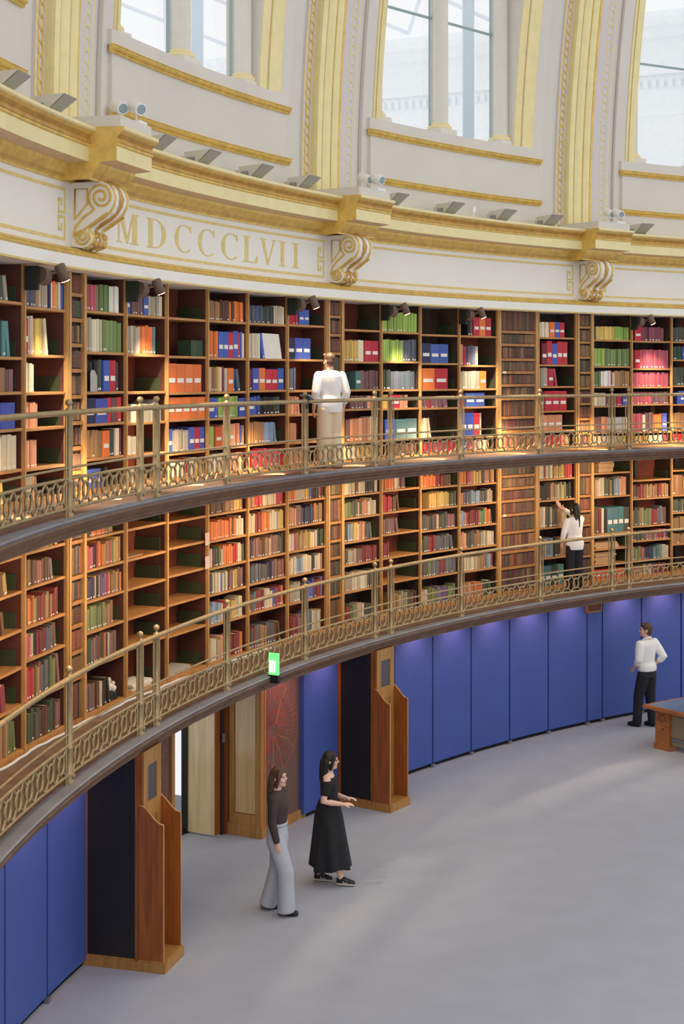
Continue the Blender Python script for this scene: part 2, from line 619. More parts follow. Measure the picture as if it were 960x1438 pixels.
def upright_slab(mb, a0, a1, R0, R1, hs, m=0, n=2):
    for i in range(n):
        b0, b1 = a0 + (a1 - a0) * i / n, a0 + (a1 - a0) * (i + 1) / n
        for h0, h1 in zip(hs[:-1], hs[1:]):
            mb.add([P(b0, lean(R0, h0), h0), P(b1, lean(R0, h0), h0), P(b1, lean(R0, h1), h1), P(b0, lean(R0, h1), h1)], [(0, 1, 2, 3)], m)
    for b in (a0, a1):
        for h0, h1 in zip(hs[:-1], hs[1:]):
            mb.add([P(b, lean(R0, h0), h0), P(b, lean(R1, h0), h0), P(b, lean(R1, h1), h1), P(b, lean(R0, h1), h1)], [(0, 1, 2, 3)], m)


hs_hi = HS[4:]
m_mull = mat('window_bar', (150, 172, 172), 0.5)
m_col = mat('column_white', (222, 218, 208), 0.6, var=0.02)
for b in (-1, 0, 1, 2):
    c = 18 * b + 9
    mb = MB()
    # piers either side, flat wall at 21.16, reaching back to the window plane
    for s in (-1, 1):
        e0, e1 = sorted((c + s * 5.8, c + s * 6.45))
        upright_slab(mb, e0, e1, 21.16, 21.8, HS)
        e0, e1 = sorted((c + s * 6.45, c + s * 9.0))
        upright_slab(mb, e0, e1, 21.25, 21.8, HS)
        # splayed reveal
        for h0, h1 in zip(hs_hi[:-1], hs_hi[1:]):
            mb.add([P(c + s * 5.8, lean(21.16, h0), h0), P(c + s * 4.7, lean(21.3, h0), h0), P(c + s * 4.7, lean(21.3, h1), h1), P(c + s * 5.8, lean(21.16, h1), h1)], [(0, 1, 2, 3)])
            mb.add([P(c + s * 4.7, lean(21.3, h0), h0), P(c + s * 4.75, 21.8, h0), P(c + s * 4.75, 21.8, h1), P(c + s * 4.7, lean(21.3, h1), h1)], [(0, 1, 2, 3)])
    mb.abox(c - 6, c + 6, 21.16, 21.85, 8.7, 10.05, 8)
    mb.abox(c - 9, c + 9, 20.5, 21.8, 14.6, 14.9, 8)
    wl = struct(mb.build('wall_upper_%d' % (b + 2), m_wall))
    # dado block and its two gilt mouldings
    mb = MB()
    mb.abox(c - 6.0, c + 6.0, 21.1, 21.2, 8.7, 9.95, 10)
    mb.abox(c - 6.1, c + 6.1, 21.085, 21.8, 9.95, 10.13, 10)
    mb.build('dado', m_wall, wl)
    for h in (9.91, 9.19):
        mb = MB()
        mb.sweep([(21.11, h - 0.05), (21.075, h - 0.05), (21.065, h - 0.035), (21.075, h - 0.02), (21.05, h - 0.01), (21.035, h + 0.01), (21.045, h + 0.025), (21.03, h + 0.04), (21.11, h + 0.05)], c - 6.15, c + 6.15, 10)
        mb.build('gilt_moulding', m_gold, wl)
    for s in (-1, 1):
        # gilt splayed archivolt
        mb = MB()
        for q0, q1, dr in ((0.08, 0.3, 0.0), (0.32, 0.62, 0.02), (0.66, 0.96, 0.0)):
            for h0, h1 in zip(hs_hi[:-1], hs_hi[1:]):
                def pt(q, h, o):
                    return P(c + s * (5.8 - 1.1 * q), lean(21.16 + 0.14 * q - o, h), h)
                o = 0.02 + dr
                mb.add([pt(q0, h0, o), pt(q1, h0, o), pt(q1, h1, o), pt(q0, h1, o)], [(0, 1, 2, 3)])
                mb.add([pt(q0, h0, o), pt(q0, h1, o), pt(q0, h1, -0.01), pt(q0, h0, -0.01)], [(0, 1, 2, 3)])
                mb.add([pt(q1, h0, o), pt(q1, h1, o), pt(q1, h1, -0.01), pt(q1, h0, -0.01)], [(0, 1, 2, 3)])
        mb.build('archivolt', m_paleg, wl)
    # window
    wo = struct(obj('window_%d' % (b + 2), None, None, P(c, 21.41, 10.13), th(c) - math.pi / 2))
    tw = 21.41 * RAD(1)
    for da in (-4.45, 0, 4.45):
        cc = obj('column', None, wo, (da * tw, 0, 0))
        mb = MB()
        mb.box(-0.22, 0.22, -0.2, 0.2, 0, 0.12)
        mb.build('plinth', m_col, cc)
        mb = MB()
        mb.lathe([(0.19, 0.12), (0.2, 0.14), (0.2, 0.17), (0.165, 0.185), (0.17, 0.2), (0.155, 0.22)], n=20)
        mb.build('base_moulding', m_paleg, cc)
        mb = MB()
        mb.lathe([(0.145, 0.22), (0.145, 1.5), (0.138, 4.4)], n=24)
        mb.build('shaft', m_col, cc)
        mb = MB()
        mb.box(-0.166, -0.156, 0.06, 0.1, 0.02, 4.4)
        mb.build('frame_bar', m_mull, cc)
    for s in (-1, 1):
        mb = MB()
        x0, x1 = sorted((0, s * 4.5 * tw))
        mb.box(x0, x1, 0.085, 0.095, 0.0, 4.4)
        mb.build('pane', m_glass, wo)
    for h in (1.95, 3.9):
        mb = MB()
        mb.box(-4.5 * tw, 4.5 * tw, 0.07, 0.11, h, h + 0.035)
        mb.build('glazing_bar', m_mull, wo)

m_chain = mat('pale_gold_paint', (228, 218, 166), 0.6)
m_lilac = mat('band_plaster', (214, 207, 208), 0.8)
for k in (0, 1, 2):
    a = 18 * k
    t = thing('dome_rib', ['gilded dome rib above the leftmost corbel', 'gilded dome rib between the first and second windows, above the middle corbel', 'gilded dome rib above the rightmost corbel'][k], 'dome rib', a, 21.1, 8.75, 'gilded ribs rising between the windows')
    T = Matrix.Translation(P(a, 21.1, 8.75)) @ Matrix.Rotation(th(a) - math.pi / 2, 4, 'Z')
    TI = T.inverted()

    def rib_strip(x0, x1, r0, r1, mm, nm, bulge=0.0, nseg=1):
        """x in degrees from the rib axis; bulge makes a round fillet"""
        mb = MB()
        for i in range(nseg):
            q0, q1 = i / nseg, (i + 1) / nseg
            xa, xb = a + x0 + (x1 - x0) * q0, a + x0 + (x1 - x0) * q1
            ra, rb = r0 - bulge * math.sin(math.pi * q0), r0 - bulge * math.sin(math.pi * q1)
            for h0, h1 in zip(HS[:-1], HS[1:]):
                mb.add([TI @ P(xa, lean(ra, h0), h0), TI @ P(xb, lean(rb, h0), h0), TI @ P(xb, lean(rb, h1), h1), TI @ P(xa, lean(ra, h1), h1)], [(0, 1, 2, 3)], 0, nseg > 1)
        for x in (x0, x1):
            for h0, h1 in zip(HS[:-1], HS[1:]):
                mb.add([TI @ P(a + x, lean(r0, h0), h0), TI @ P(a + x, lean(r1, h0), h0), TI @ P(a + x, lean(r1, h1), h1), TI @ P(a + x, lean(r0, h1), h1)], [(0, 1, 2, 3)], 0)
        return mb.build(nm, mm, t)
    rib_strip(-0.86, 0.82, 21.13, 21.3, m_paleg, 'core')
    rib_strip(-0.84, -0.5, 21.1, 21.14, m_paleg, 'fillet', 0.02, 4)
    rib_strip(-0.42, 0.12, 21.11, 21.14, m_paleg, 'fillet', 0.05, 6)
    rib_strip(0.18, 0.62, 21.1, 21.14, m_paleg, 'fillet', 0.04, 6)
    rib_strip(-0.5, -0.43, 21.118, 21.14, m_gold, 'gilt_edge')
    rib_strip(0.11, 0.19, 21.115, 21.14, m_gold, 'gilt_edge')
    rib_strip(0.68, 0.82, 21.11, 21.14, m_gold, 'gilt_edge')
    rib_strip(-1.45, 2.5, 21.22, 21.3, m_lilac, 'chain_band')
    rib_strip(-1.44, -1.38, 21.214, 21.23, m_goldpaint, 'gold_line')
    rib_strip(2.18, 2.26, 21.214, 21.23, m_chain, 'gold_line')
    rib_strip(1.36, 1.43, 21.214, 21.23, m_chain, 'gold_line')
    # chain of rings painted up both sides
    R1 = 21.2 * RAD(1)
    for cxa, rr, dz in ((1.8, 0.2 * R1, 0.136), (-1.12, 0.13 * R1, 0.136)):
        nz = int(5.6 / dz)
        for i in range(nz):
            h = 8.85 + dz * (i + 0.5)
            mb = MB()
            pts = []
            for j in range(10):
                A = 2 * math.pi * j / 10
                hh = h + dz * 0.56 * math.sin(A)
                pts.append(TI @ P(a + cxa + rr / R1 * math.cos(A), lean(21.218, hh), hh))
            mb.tube(pts, (0.017 if cxa > 0 else 0.019), 4, closed=True)
            mb.build('chain_ring', m_chain if cxa > 0 else m_gold, t)

# ------------------------------------------------------------------ court outside the windows
def cam_ray(x):
    u = (x - 480) / FOC
    return Vector((math.cos(HD) + u * math.sin(HD), math.sin(HD) - u * math.cos(HD), 0))


C0 = Vector((CAMX, 0, 0))
f0 = C0 + cam_ray(565) * 50.0
f1 = C0 + cam_ray(920) * 46.25
fd = (f1 - f0).normalized()
fa = math.atan2(fd.y, fd.x)
fac = obj('court_building', None, None, f0, fa)
tag(fac, 'pale stone court facade with cornice and dentils outside the windows', 'building')
mb = MB()
mb.box(-16, 22, 0, 1, 0, 16.6)
mb.build('wall', m_facade, fac)
mb = MB()
mb.box(-16, 22, -0.5, 1, 16.6, 16.85)
mb.box(-16, 22, -0.75, 1, 16.85, 17.1)
mb.box(-16, 22, -0.35, 1, 17.1, 17.35)
mb.build('cornice', m_facade, fac)
mb = MB()
mb.box(-16, 22, -0.15, 0.1, 15.45, 15.6)
mb.box(-16, 22, -0.1, 0.1, 14.2, 14.35)
mb.box(-16, 22, -0.08, 0.1, 12.6, 12.75)
mb.build('string_course', m_facade, fac)
m_dent = mat('dentil_stone', (244, 249, 252), 0.9)  # dentils a touch greyer than the court stone
mb = MB()
for i in range(140):
    x = -14 + i * 0.255
    mb.box(x, x + 0.13, -0.14, 0.05, 15.05, 15.3)
o = mb.build('dentils', m_dent, fac)
o['kind'] = 'stuff'
# glazed roof lattice over the court
rf = obj('glazed_roof', None, None, f0 + Vector((0, 0, 17.5)), fa)
tag(rf, 'white steel lattice of the glazed court roof seen through the windows', 'roof')
m_lat = mat('roof_lattice', (238, 243, 250), 0.6)
for i in range(-6, 9):
    for dx in (-3.2, 3.2):
        mb = MB()
        mb.tube([(i * 3.2, 0.5, 0.2), (i * 3.2 + dx * 3.2, -16, 4.6)], 0.07, 6)
        mb.build('lattice_bar', m_lat, rf)
for y, z in ((-4, 1.5), (-9.5, 2.9), (-14, 3.8)):
    mb = MB()
    mb.tube([(-22, y, z), (26, y, z)], 0.07, 6)
    mb.build('lattice_bar', m_lat, rf)
m_pblue = mat('pale_blue_strip', (214, 230, 240), 0.5)
for x, lab in ((657, 'pale blue upright strip added behind the middle window glass'), (277, 'pale blue upright strip added behind the left window glass')):
    p = C0 + cam_ray(x) * 32
    o = obj('blue_strip', None, None, p, HD - math.pi / 2)  # added upright imitating the pale blue reflection strip in the window glass
    tag(o, lab, 'column')
    mb = MB()
    mb.box(-0.12, 0.12, -0.12, 0.12, 0, 17.5)
    mb.build('shaft', m_pblue, o)
    mb = MB()
    mb.box(-0.2, 0.2, -0.2, 0.2, 17.5, 17.8)
    mb.build('head', m_pblue, o)

# ------------------------------------------------------------------ bookcases
UH = {-2: [6.9, 6.36, 6.02, 5.66, 5.26], -1: [6.87, 6.39, 6.01, 5.65, 5.25], 0: [6.89, 6.44, 6.0, 5.65, 5.27], 1: [6.89, 6.43, 5.99, 5.63, 5.26], 2: [6.89, 6.42, 5.97, 5.64, 5.23], 3: [6.89, 6.41, 5.97, 5.63, 5.25], 4: [6.89, 6.41, 5.98, 5.65, 5.26], 5: [6.9, 6.41, 5.97, 5.63, 5.24], 6: [6.87, 6.39, 5.97, 5.68, 5.19], 7: [6.86, 6.4, 5.96, 5.67, 5.19], 8: [6.84, 6.38, 5.96, 5.66, 5.18], 9: [6.84, 6.35, 5.96, 5.66, 5.17], 10: [6.92, 6.7, 6.45, 6.23, 6.01, 5.78, 5.46, 5.22], 11: [6.85, 6.37, 5.99, 5.56, 5.22], 12: [6.83, 6.35, 5.98, 5.63, 5.15], 13: [6.82, 6.31, 5.97, 5.65, 5.14], 14: [6.82, 6.48, 5.99, 5.64, 5.15]}
LH = {-2: [4.41, 4.06, 3.68, 3.31, 2.94], -1: [4.42, 4.07, 3.68, 3.35, 2.93], 0: [4.41, 4.06, 3.72, 3.38, 3.0], 1: [4.41, 4.06, 3.72, 3.38, 3.03], 2: [4.4, 4.08, 3.74, 3.39, 3.01], 3: [4.4, 4.06, 3.71, 3.37, 2.98], 4: [4.4, 4.05, 3.71, 3.38, 2.99], 5: [4.41, 4.06, 3.71, 3.37, 2.98], 6: [4.4, 4.06, 3.7, 3.36, 2.96], 7: [4.41, 4.07, 3.73, 3.37, 2.98], 8: [4.39, 4.05, 3.7, 3.35, 2.96], 9: [4.38, 4.05, 3.69, 3.33, 2.95], 10: [4.46, 4.25, 4.04, 3.8, 3.5, 3.17, 2.9], 11: [4.37, 4.0, 3.52, 2.99], 12: [4.42, 3.99, 3.32, 3.04, 2.76], 13: [4.25, 3.91, 3.4, 3.13, 2.77], 14: [4.4, 3.93, 3.6, 3.3, 3.01]}
PALU = [7.04, 6.77, 6.5, 6.23, 5.95, 5.67, 5.4, 5.14]
PALL = [4.4, 4.02, 3.75, 3.5, 3.22, 2.94]

# what stands on each shelf, top to bottom, last = bottom board.
# "from-to height tokens": from/to in % of the case width, height as % of the gap; token = colour letter + count; # = box file
BU = {
 -2: ['0-66 75 G4 d2 s1', '0-72 70 d4 G2 e2', '0-85 75 w3 t2 m2', '0-85 80 r1 #b2', '0-90 90 #r2 w3', '0-60 80 w3 y1'],
 -1: ['8-98 76 S3 t1 s3 n1 w1 o1 y1 w1 b1', '0-55 85 #r1 w2 y3 w1', '0-30 85 W2 w2', '0-37 76 c5', '0-36 76 c5', '0-36 80 w3 c2'],
 0: ['0-92 84 p5 g4 W4', '0-98 84 s3 w3 g6', '4-88 84 k3 d1 S1 #b1 #r1 d1', '0-97 88 #n1 #b1 r1 m1 r1', '0-97 84 t5 #o1 d2 w1 P1', '0-62 70 #b2 k2'],
 1: ['0-98 72 #b1 k1 m4 #b1 s4 w2', '0-78 76 s5 o4 e1', '', '18-70 62 w2 s2', '0-42 62 w2 y1', '0-40 60 s3'],
 2: ['', '64-96 45 G2', '3-90 84 #o4', '2-100 86 #o5', '2-98 76 #b1 s6 #b1 #r1 #b1', '0-95 80 w4 r1 w2 y2'],
 3: ['2-98 76 t4 T3 o1 T1 o3', '0-100 76 o4 #b2 #r1 #b1 r1 b1 w1', '2-82 76 w2 t2 y1 w1 R1 w1 #o1 b1 S1', '2-100 84 #b1 b1 l3 l2 #b1', '3-100 80 l2 #f1 #c2 c2 b1 t1', '3-95 80 w4 c3'],
 4: ['2-98 70 S4 b1 S1 d5 w4', '0-42 75 w4 b1', '0-96 74 R2 #b1 #o1 #r2 #b1', '0-88 80 #b1 b2 k3 d2', '4-74 80 t6 B5', '15-97 80 r3 p3 r2'],
 5: ['5-58 66 r3 #b2', '0-62 66 #n1 #b2', '2-24 80 S3', '2-32 80 c4', '2-28 72 c3', '2-42 76 c4'],
 6: ['', '4-98 72 y4 w2 #r2', '36-98 74 #e1 m6', '24-98 75 m4 c2 m1', '14-98 76 m1 c4 w2', '10-98 80 w3 y3 w2'],
 7: ['5-97 80 l11', '0-97 78 l8 S5', '0-93 74 d3 S8', '6-72 84 y1 #r1 c2', '10-96 70 #b1 #e2', '28-96 80 T4'],
 8: ['', '4-75 74 #n1 #b2', '4-74 88 #o1 #r1', '2-72 70 m2 r1 m3', '0-26 70 w4', '5-97 80 r2 p3 r2'],
 9: ['24-86 80 k1 m1 #r1 #o1 #r1', '0-52 70 m1 c1 r1 n1 m1 S2 s1', '0-72 80 s6 #o1', '3-68 84 r1 #b2', '4-62 84 #b2 #r1 w1', '3-80 80 #b1 p2 w3'],
 11: ['8-72 70 w3 #o1 #b1 #r1', '12-80 88 #R1 #r1 #b1 #r2', '2-48 90 s3 #r1 p1', '0-78 86 #R1 #r3', '8-66 84 #c3', '5-85 80 e2 r3 c2'],
 12: ['5-98 62 G1 y6 l4', '0-100 70 l4 g4 g4', '0-100 80 g3 W3 r1 w1 t5', '0-96 70 w4 m3 r2 #b1', '4-96 62 m2 c2 W3 w2', '8-92 76 w5 y2'],
 13: ['8-86 62 #r1 P6', '2-98 72 m1 #r1 p9', '2-98 84 p13', '0-98 80 p6 m6', '0-92 70 p4 w1 m3 o3 #b1', '10-92 76 y3 w3 r1'],
 14: ['0-90 65 d8', '4-72 76 G2 #b1 b2', '5-96 76 d4 s3', '18-96 80 #b2', '0-60 70 t5', '5-92 76 r2 b2'],
}
BL_ = {
 -2: ['0-60 80 t4', '0-66 76 t3 T3 y1', '0-58 66 B3 T3', '0-32 72 t3', '0-62 80 k2 r2 R1', '0-88 84 r3 R2 t2 g2'],
 -1: ['5-80 80 w4 y2', '0-70 80 t2 T2 t1 p1 T2 S1', '0-86 76 d2 o2 y1 g1 R2 t2 R2', '4-82 80 p2 w1 k1 R3 S2 T1', '4-88 84 n1 r2 t2 P1 S2 g2 m1', '3-92 76 G3 d2 T2 G2 m2'],
 0: ['0-75 75 o1 n2 o4 t2', '3-96 82 p3 n1 R1 o2 t2 p1 g1 y2 t1', '0-98 76 d2 n2 y1 n1 y1 v2 r1 t3 T1 o1', '3-78 80 T1 g3 g3 t3', '3-84 84 R1 G2 m2 T2 o1 k1 w1 m2', '4-64 62 t1 b1 m2 T2 w1 k2'],
 1: ['', '', '', '', '', ''],
 2: ['', '', '', '', '', ''],
 3: ['3-97 76 o1 T4 t2 y2 R1', '4-97 80 o7 T1 o1 w2', '3-97 76 w2 R1 d2 g1 w1 o4 r2 w2 d1', '3-97 80 d2 w3 b1 w2 m2 y2 m2', '3-95 72 B4 w1 r1 y3 w2', '3-95 62 w3 c2 R2 o1'],
 4: ['3-97 78 t2 r3 w4 r3', '2-98 82 w3 R2 o3 w2 B1 y2', '2-98 82 n2 m3 T2 t2 w1 m3 d2', '2-98 80 S5 d2 n2 m3 t1 r1 m1', '2-97 72 m2 e1 R2 w2 b1 R2 o1', '2-85 62 G2 m2 e1 t3 S3 T2'],
 5: ['2-97 82 o3 w3 y2 b1 k3 r1 k1', '2-97 82 R1 c2 m2 n4 o1 t2', '2-98 76 w3 p1 t3 y2 w2 G2', '2-97 76 d1 w2 B2 w3 k1 w2 t1', '2-97 72 s4 k2 n1 b2 R2 v1', '2-92 62 R3 m2 e2 w2 y1'],
 6: ['2-97 76 t1 w3 T1 w2 k3 w1', '2-94 76 g3 d2 s1 G1 c2 w3', '2-78 76 G2 B2 y2 w1 c2 S2', '2-94 72 d2 s3 m2 R4', '2-96 68 s3 w4 d2 w1', '4-78 56 R2 g2 w2 d2'],
 7: ['2-66 80 o5 w2 T2 n1', '2-46 80 r5 T2', '2-43 80 m6', '2-23 72 R3', '', '30-96 62 t2 s3 G1 T2'],
 8: ['2-82 76 o5 R2 T2', '26-97 76 y6 d2', '2-96 76 d4 R1 w1 d3 m2', '2-86 76 d2 R2 S5', '2-98 66 d2 g1 S3 R2 S3', '2-95 62 w2 g3 v3 g2'],
 9: ['2-95 82 o2 p2 y2 n1 t3', '2-92 72 p1 t1 S2 B3 d2 s2', '2-88 76 B2 o1 R4 g2 o2 d1', '2-95 76 c2 d3 t2 s2 w2', '8-92 66 w4 t2 e1 B1 R1', '2-85 56 n1 c3 o2 G2'],
 11: ['2-95 86 w2 R1 w2 t1 y2 t1 r2', '2-92 82 S1 k4 t2 s2 y1 g1 k2', '2-80 76 t1 p1 w2 d2 w1 d2 t2 s2', '2-96 62 p1 d2 w1 B2 k3 t2 R2 w1', '4-70 72 #e2 #d1 #e1'],
 12: ['', '3-92 82 d1 t1 w3 d2 t1 G1 B2 c3', '2-98 72 T2 R1 w1 k1 #e3 #d1', '', '', '4-86 70 #f4'],
 13: ['', '3-97 76 T2 R2 t4 R2 t2', '2-92 66 d2 t1 g3 R2 S2 T1', '2-98 72 d4 m3 R2 p1 n1', '3-98 72 e1 g2 p1 G1 n2 e2 w2', '5-90 70 t2 s2 b1 R2'],
 14: ['', '2-98 82 t2 y1 G4', '2-98 76 G2 d4 T2', '2-98 76 t6', '2-98 72 t5 y2', ''],
}
PALETTE = {
 'k': ((34, 33, 36), 'black'), 'n': ((40, 46, 84), 'navy'), 'b': ((66, 92, 182), 'royal blue'), 'B': ((128, 156, 190), 'light blue'),
 'r': ((194, 44, 62), 'red'), 'R': ((128, 40, 50), 'dark red'), 'p': ((190, 88, 104), 'dusty pink'), 'P': ((126, 64, 82), 'plum'),
 'o': ((238, 122, 58), 'orange'), 't': ((166, 124, 84), 'tan'), 'T': ((94, 62, 46), 'dark brown'), 'g': ((116, 136, 84), 'sage green'),
 'G': ((46, 72, 56), 'dark green'), 'l': ((150, 182, 84), 'lime green'), 'y': ((216, 182, 96), 'mustard'), 'w': ((226, 214, 184), 'cream'),
 'W': ((236, 234, 224), 'white'), 's': ((176, 164, 142), 'stone grey'), 'S': ((92, 98, 112), 'slate grey'), 'm': ((126, 90, 92), 'mauve brown'),
 'e': ((84, 128, 132), 'teal'), 'v': ((104, 84, 142), 'purple'), 'd': ((70, 76, 70), 'charcoal green'), 'c': ((222, 152, 116), 'salmon'), 'f': ((228, 96, 56), 'vermilion')}


def jit(c, q=0.12, mute=0.06):
    c = [v * (1 - mute) + w2 * mute for v, w2 in zip(c, (150, 128, 104))]
    f = 1 + random.uniform(-q, q)
    return tuple(max(4, min(250, v * f + random.uniform(-5, 5))) for v in c)


def book_geo(mb, label):
    """unit book: x -0.5..0.5, spine towards -y at 0, depth 1, height 1"""
    sp = [(-0.5, 0.03), (-0.3, 0.0), (0.3, 0.0), (0.5, 0.03)]
    pro = sp + [(0.5, 1.0), (0.42, 1.0), (0.42, 0.06), (-0.42, 0.06), (-0.42, 1.0), (-0.5, 1.0)]
    k = len(pro)
    A = [(x, y, 0) for x, y in pro]
    B = [(x, y, 1) for x, y in pro]
    mb.add(A + B, [(i, (i + 1) % k, (i + 1) % k + k, i + k) for i in range(k)], 0)
    mb.add(B, [(0, 1, 2, 3, 4, 5, 6, 7, 8, 9)], 0)
    mb.add([(-0.42, 0.06, 0.975), (0.42, 0.06, 0.975), (0.42, 0.96, 0.975), (-0.42, 0.96, 0.975)], [(0, 1, 2, 3)], 1)
    mb.add([(-0.42, 0.96, 0.02), (0.42, 0.96, 0.02), (0.42, 0.96, 0.975), (-0.42, 0.96, 0.975)], [(0, 1, 2, 3)], 1)
    if label:
        mb.add([(-0.24, -0.008, 0.05), (0.24, -0.008, 0.05), (0.24, -0.008, 0.115), (-0.24, -0.008, 0.115)], [(0, 1, 2, 3)], 2)


bm_l, bm_p = MB(), MB()
book_geo(bm_l, True)
book_geo(bm_p, False)
ME_BOOK = [bm_p.mesh('book', [m_cloth, m_page, m_label]), bm_l.mesh('book', [m_cloth, m_page, m_label])]
ck = MB()
ck.box(-0.5, 0.5, 0.0, 1, 0, 1)
ck.box(-0.5, 0.5, -0.008, 0, 0.9, 0.93)
ME_BOX = ck.mesh('box_file', [m_cloth])
ck = MB()
ck.box(-0.36, 0.36, -0.014, 0.0, 0.34, 0.5)
ME_BLAB = ck.mesh('label', [m_label])

BOOKS = []   # (area, order info, kind, colour code, matrix data)
tiers = {'upper': (GU, UH, BU, TOPU), 'lower': (GL, LH, BL_, GU - 0.17)}
ORDER = [-2, -1, 0, 1, 2, 3, 4, 5, 6, 7, 8, 9, 11, 12, 13, 14]
me_up, me_shelf = {}, None
mb = MB()
mb.prism([(-CASEW / 2 + 0.02, 0.0), (CASEW / 2 - 0.02, 0.0), (CASEW / 2 - 0.02, -0.03), (-CASEW / 2 + 0.02, -0.03)], 0.0, 0.42)
mb.prism([(-CASEW / 2 + 0.02, -0.004), (CASEW / 2 - 0.02, -0.004), (CASEW / 2 - 0.02, -0.026), (-CASEW / 2 + 0.02, -0.026)], -0.008, 0.0)
ME_SHELF = mb.mesh('shelf', [m_shelf])
mb = MB()
mb.box(CASEW / 2 - 0.05, CASEW / 2 - 0.04, 0.06, 0.4, 0.0, 0.16)
ME_GB = mb.mesh('side_board', [m_green])

for tier, (g, HH, CC, top) in tiers.items():
    hgt = top - g
    mb = MB()
    mb.box(-0.016, 0.016, 0.012, 0.42, 0, hgt, 1)
    mb.box(-0.018, 0.018, -0.02, 0.012, 0, hgt)
    mb.box(-0.012, 0.012, -0.03, -0.02, 0, hgt)
    ME_UP = mb.mesh('upright', [m_oaklight, m_cheekr])
    ME_UPD = mb.mesh('upright', [m_oaklight, m_cheek])
    mb = MB()
    mb.box(-CASEW / 2, CASEW / 2, 0.42, 0.44, 0, hgt)
    ME_BACK = mb.mesh('back_panel', [m_back])
    mb = MB()
    mb.box(-0.05, 0.03, 0.385, 0.42, 0, hgt)
    ME_POST = mb.mesh('back_post', [m_iron])
    mb = MB()
    mb.box(0.05, CASEW / 2 - 0.02, 0.41, 0.42, 0, hgt)
    ME_BR = mb.mesh('back_board', [m_backred])
    for oi, i in enumerate(ORDER):
        a = case_a(i)
        lab = 'oak bookcase with curved run of shelves, %s from left on the %s gallery' % (ORD[oi], tier)
        t = thing('bookcase', lab, 'bookcase', a, RS, g, 'oak bookcases of the %s gallery' % tier)
        obj('upright', ME_UP if i <= 5 else ME_UPD, t, (-CASEW / 2 + (0.021 if i % 6 == 0 or i == 11 else 0), 0, 0))
        if i % 6 == 5 or i in (9, 14):
            obj('upright', ME_UP if i <= 5 else ME_UPD, t, (CASEW / 2 - 0.021, 0, 0))
        obj('back_panel', ME_BACK, t)
        obj('back_post', ME_POST, t)
        if i in (-1, -2, 5, 1) or random.random() < 0.35:
            obj('back_board', ME_BR, t)
        rows = list(HH[i]) + [g + 0.065]
        prev = top - 0.02
        for ri, h in enumerate(rows):
            obj('shelf', ME_SHELF, t, (0, 0, h - g))
            spec = CC[i][ri] if ri < len(CC[i]) else ''
            gap = prev - h - 0.03
            prev = h
            end = 0
            if spec:
                parts = spec.split()
                lo, hi = [float(v) / 100 for v in parts[0].split('-')]
                hf = float(parts[1]) / 100
                end = hi
                items = []
                for tk in parts[2:]:
                    bx = tk[0] == '#'
                    tk = tk.lstrip('#')
                    items += [(bx, tk[0])] * (int(tk[1:]) if bx else int(int(tk[1:]) * (1.45 if tier == 'lower' else 1.2) + 0.5))
                # wide boxes of the darker tone show their long side
                wts = [(2.2 if bx else random.uniform(0.75, 1.3)) for bx, c in items]
                # boxes keep a sensible width
                inner = CASEW - 0.045
                tot = (hi - lo) * inner
                x = -inner / 2 + lo * inner
                sc = tot / sum(wts)
                runh = {}
                last = None
                for bi, ((bx, c), wt) in enumerate(zip(items, wts)):
                    wd = wt * sc
                    if (bx, c) != last:
                        basis = hf * gap * random.uniform(0.94, 1.04)
                    last = (bx, c)
                    hh = min(basis * (random.uniform(0.985, 1.01) if bx else random.uniform(0.96, 1.03)), gap * 0.95)
                    if not bx and tier == 'lower':
                        hh = min(gap * 0.93, hf * gap * random.uniform(0.86, 1.08))
                    dp = 0.3 if bx else random.uniform(0.17, 0.22)
                    y = 0.012 + (0.0 if bx else random.uniform(0, 0.02))
                    tilt = 0
                    BOOKS.append([t, tier, oi, ri, bi, len(rows), bx, c, x + wd / 2, y, h - g, wd * (0.97 if bx else 0.95), dp, hh, tilt, lo > 0.5, a])
                    x += wd
                # a last book left leaning where there is room
                if items and not items[-1][0] and hi < 0.9 and lo < 0.5 and len(items) > 4 and random.random() < 0.5:
                    q = BOOKS[-1]
                    q[14] = -RAD(random.uniform(6, 13))
                    q[8] += q[13] * math.sin(-q[14])
            if end < 0.9:
                obj('side_board', ME_GB, t, (0, 0, h - g))

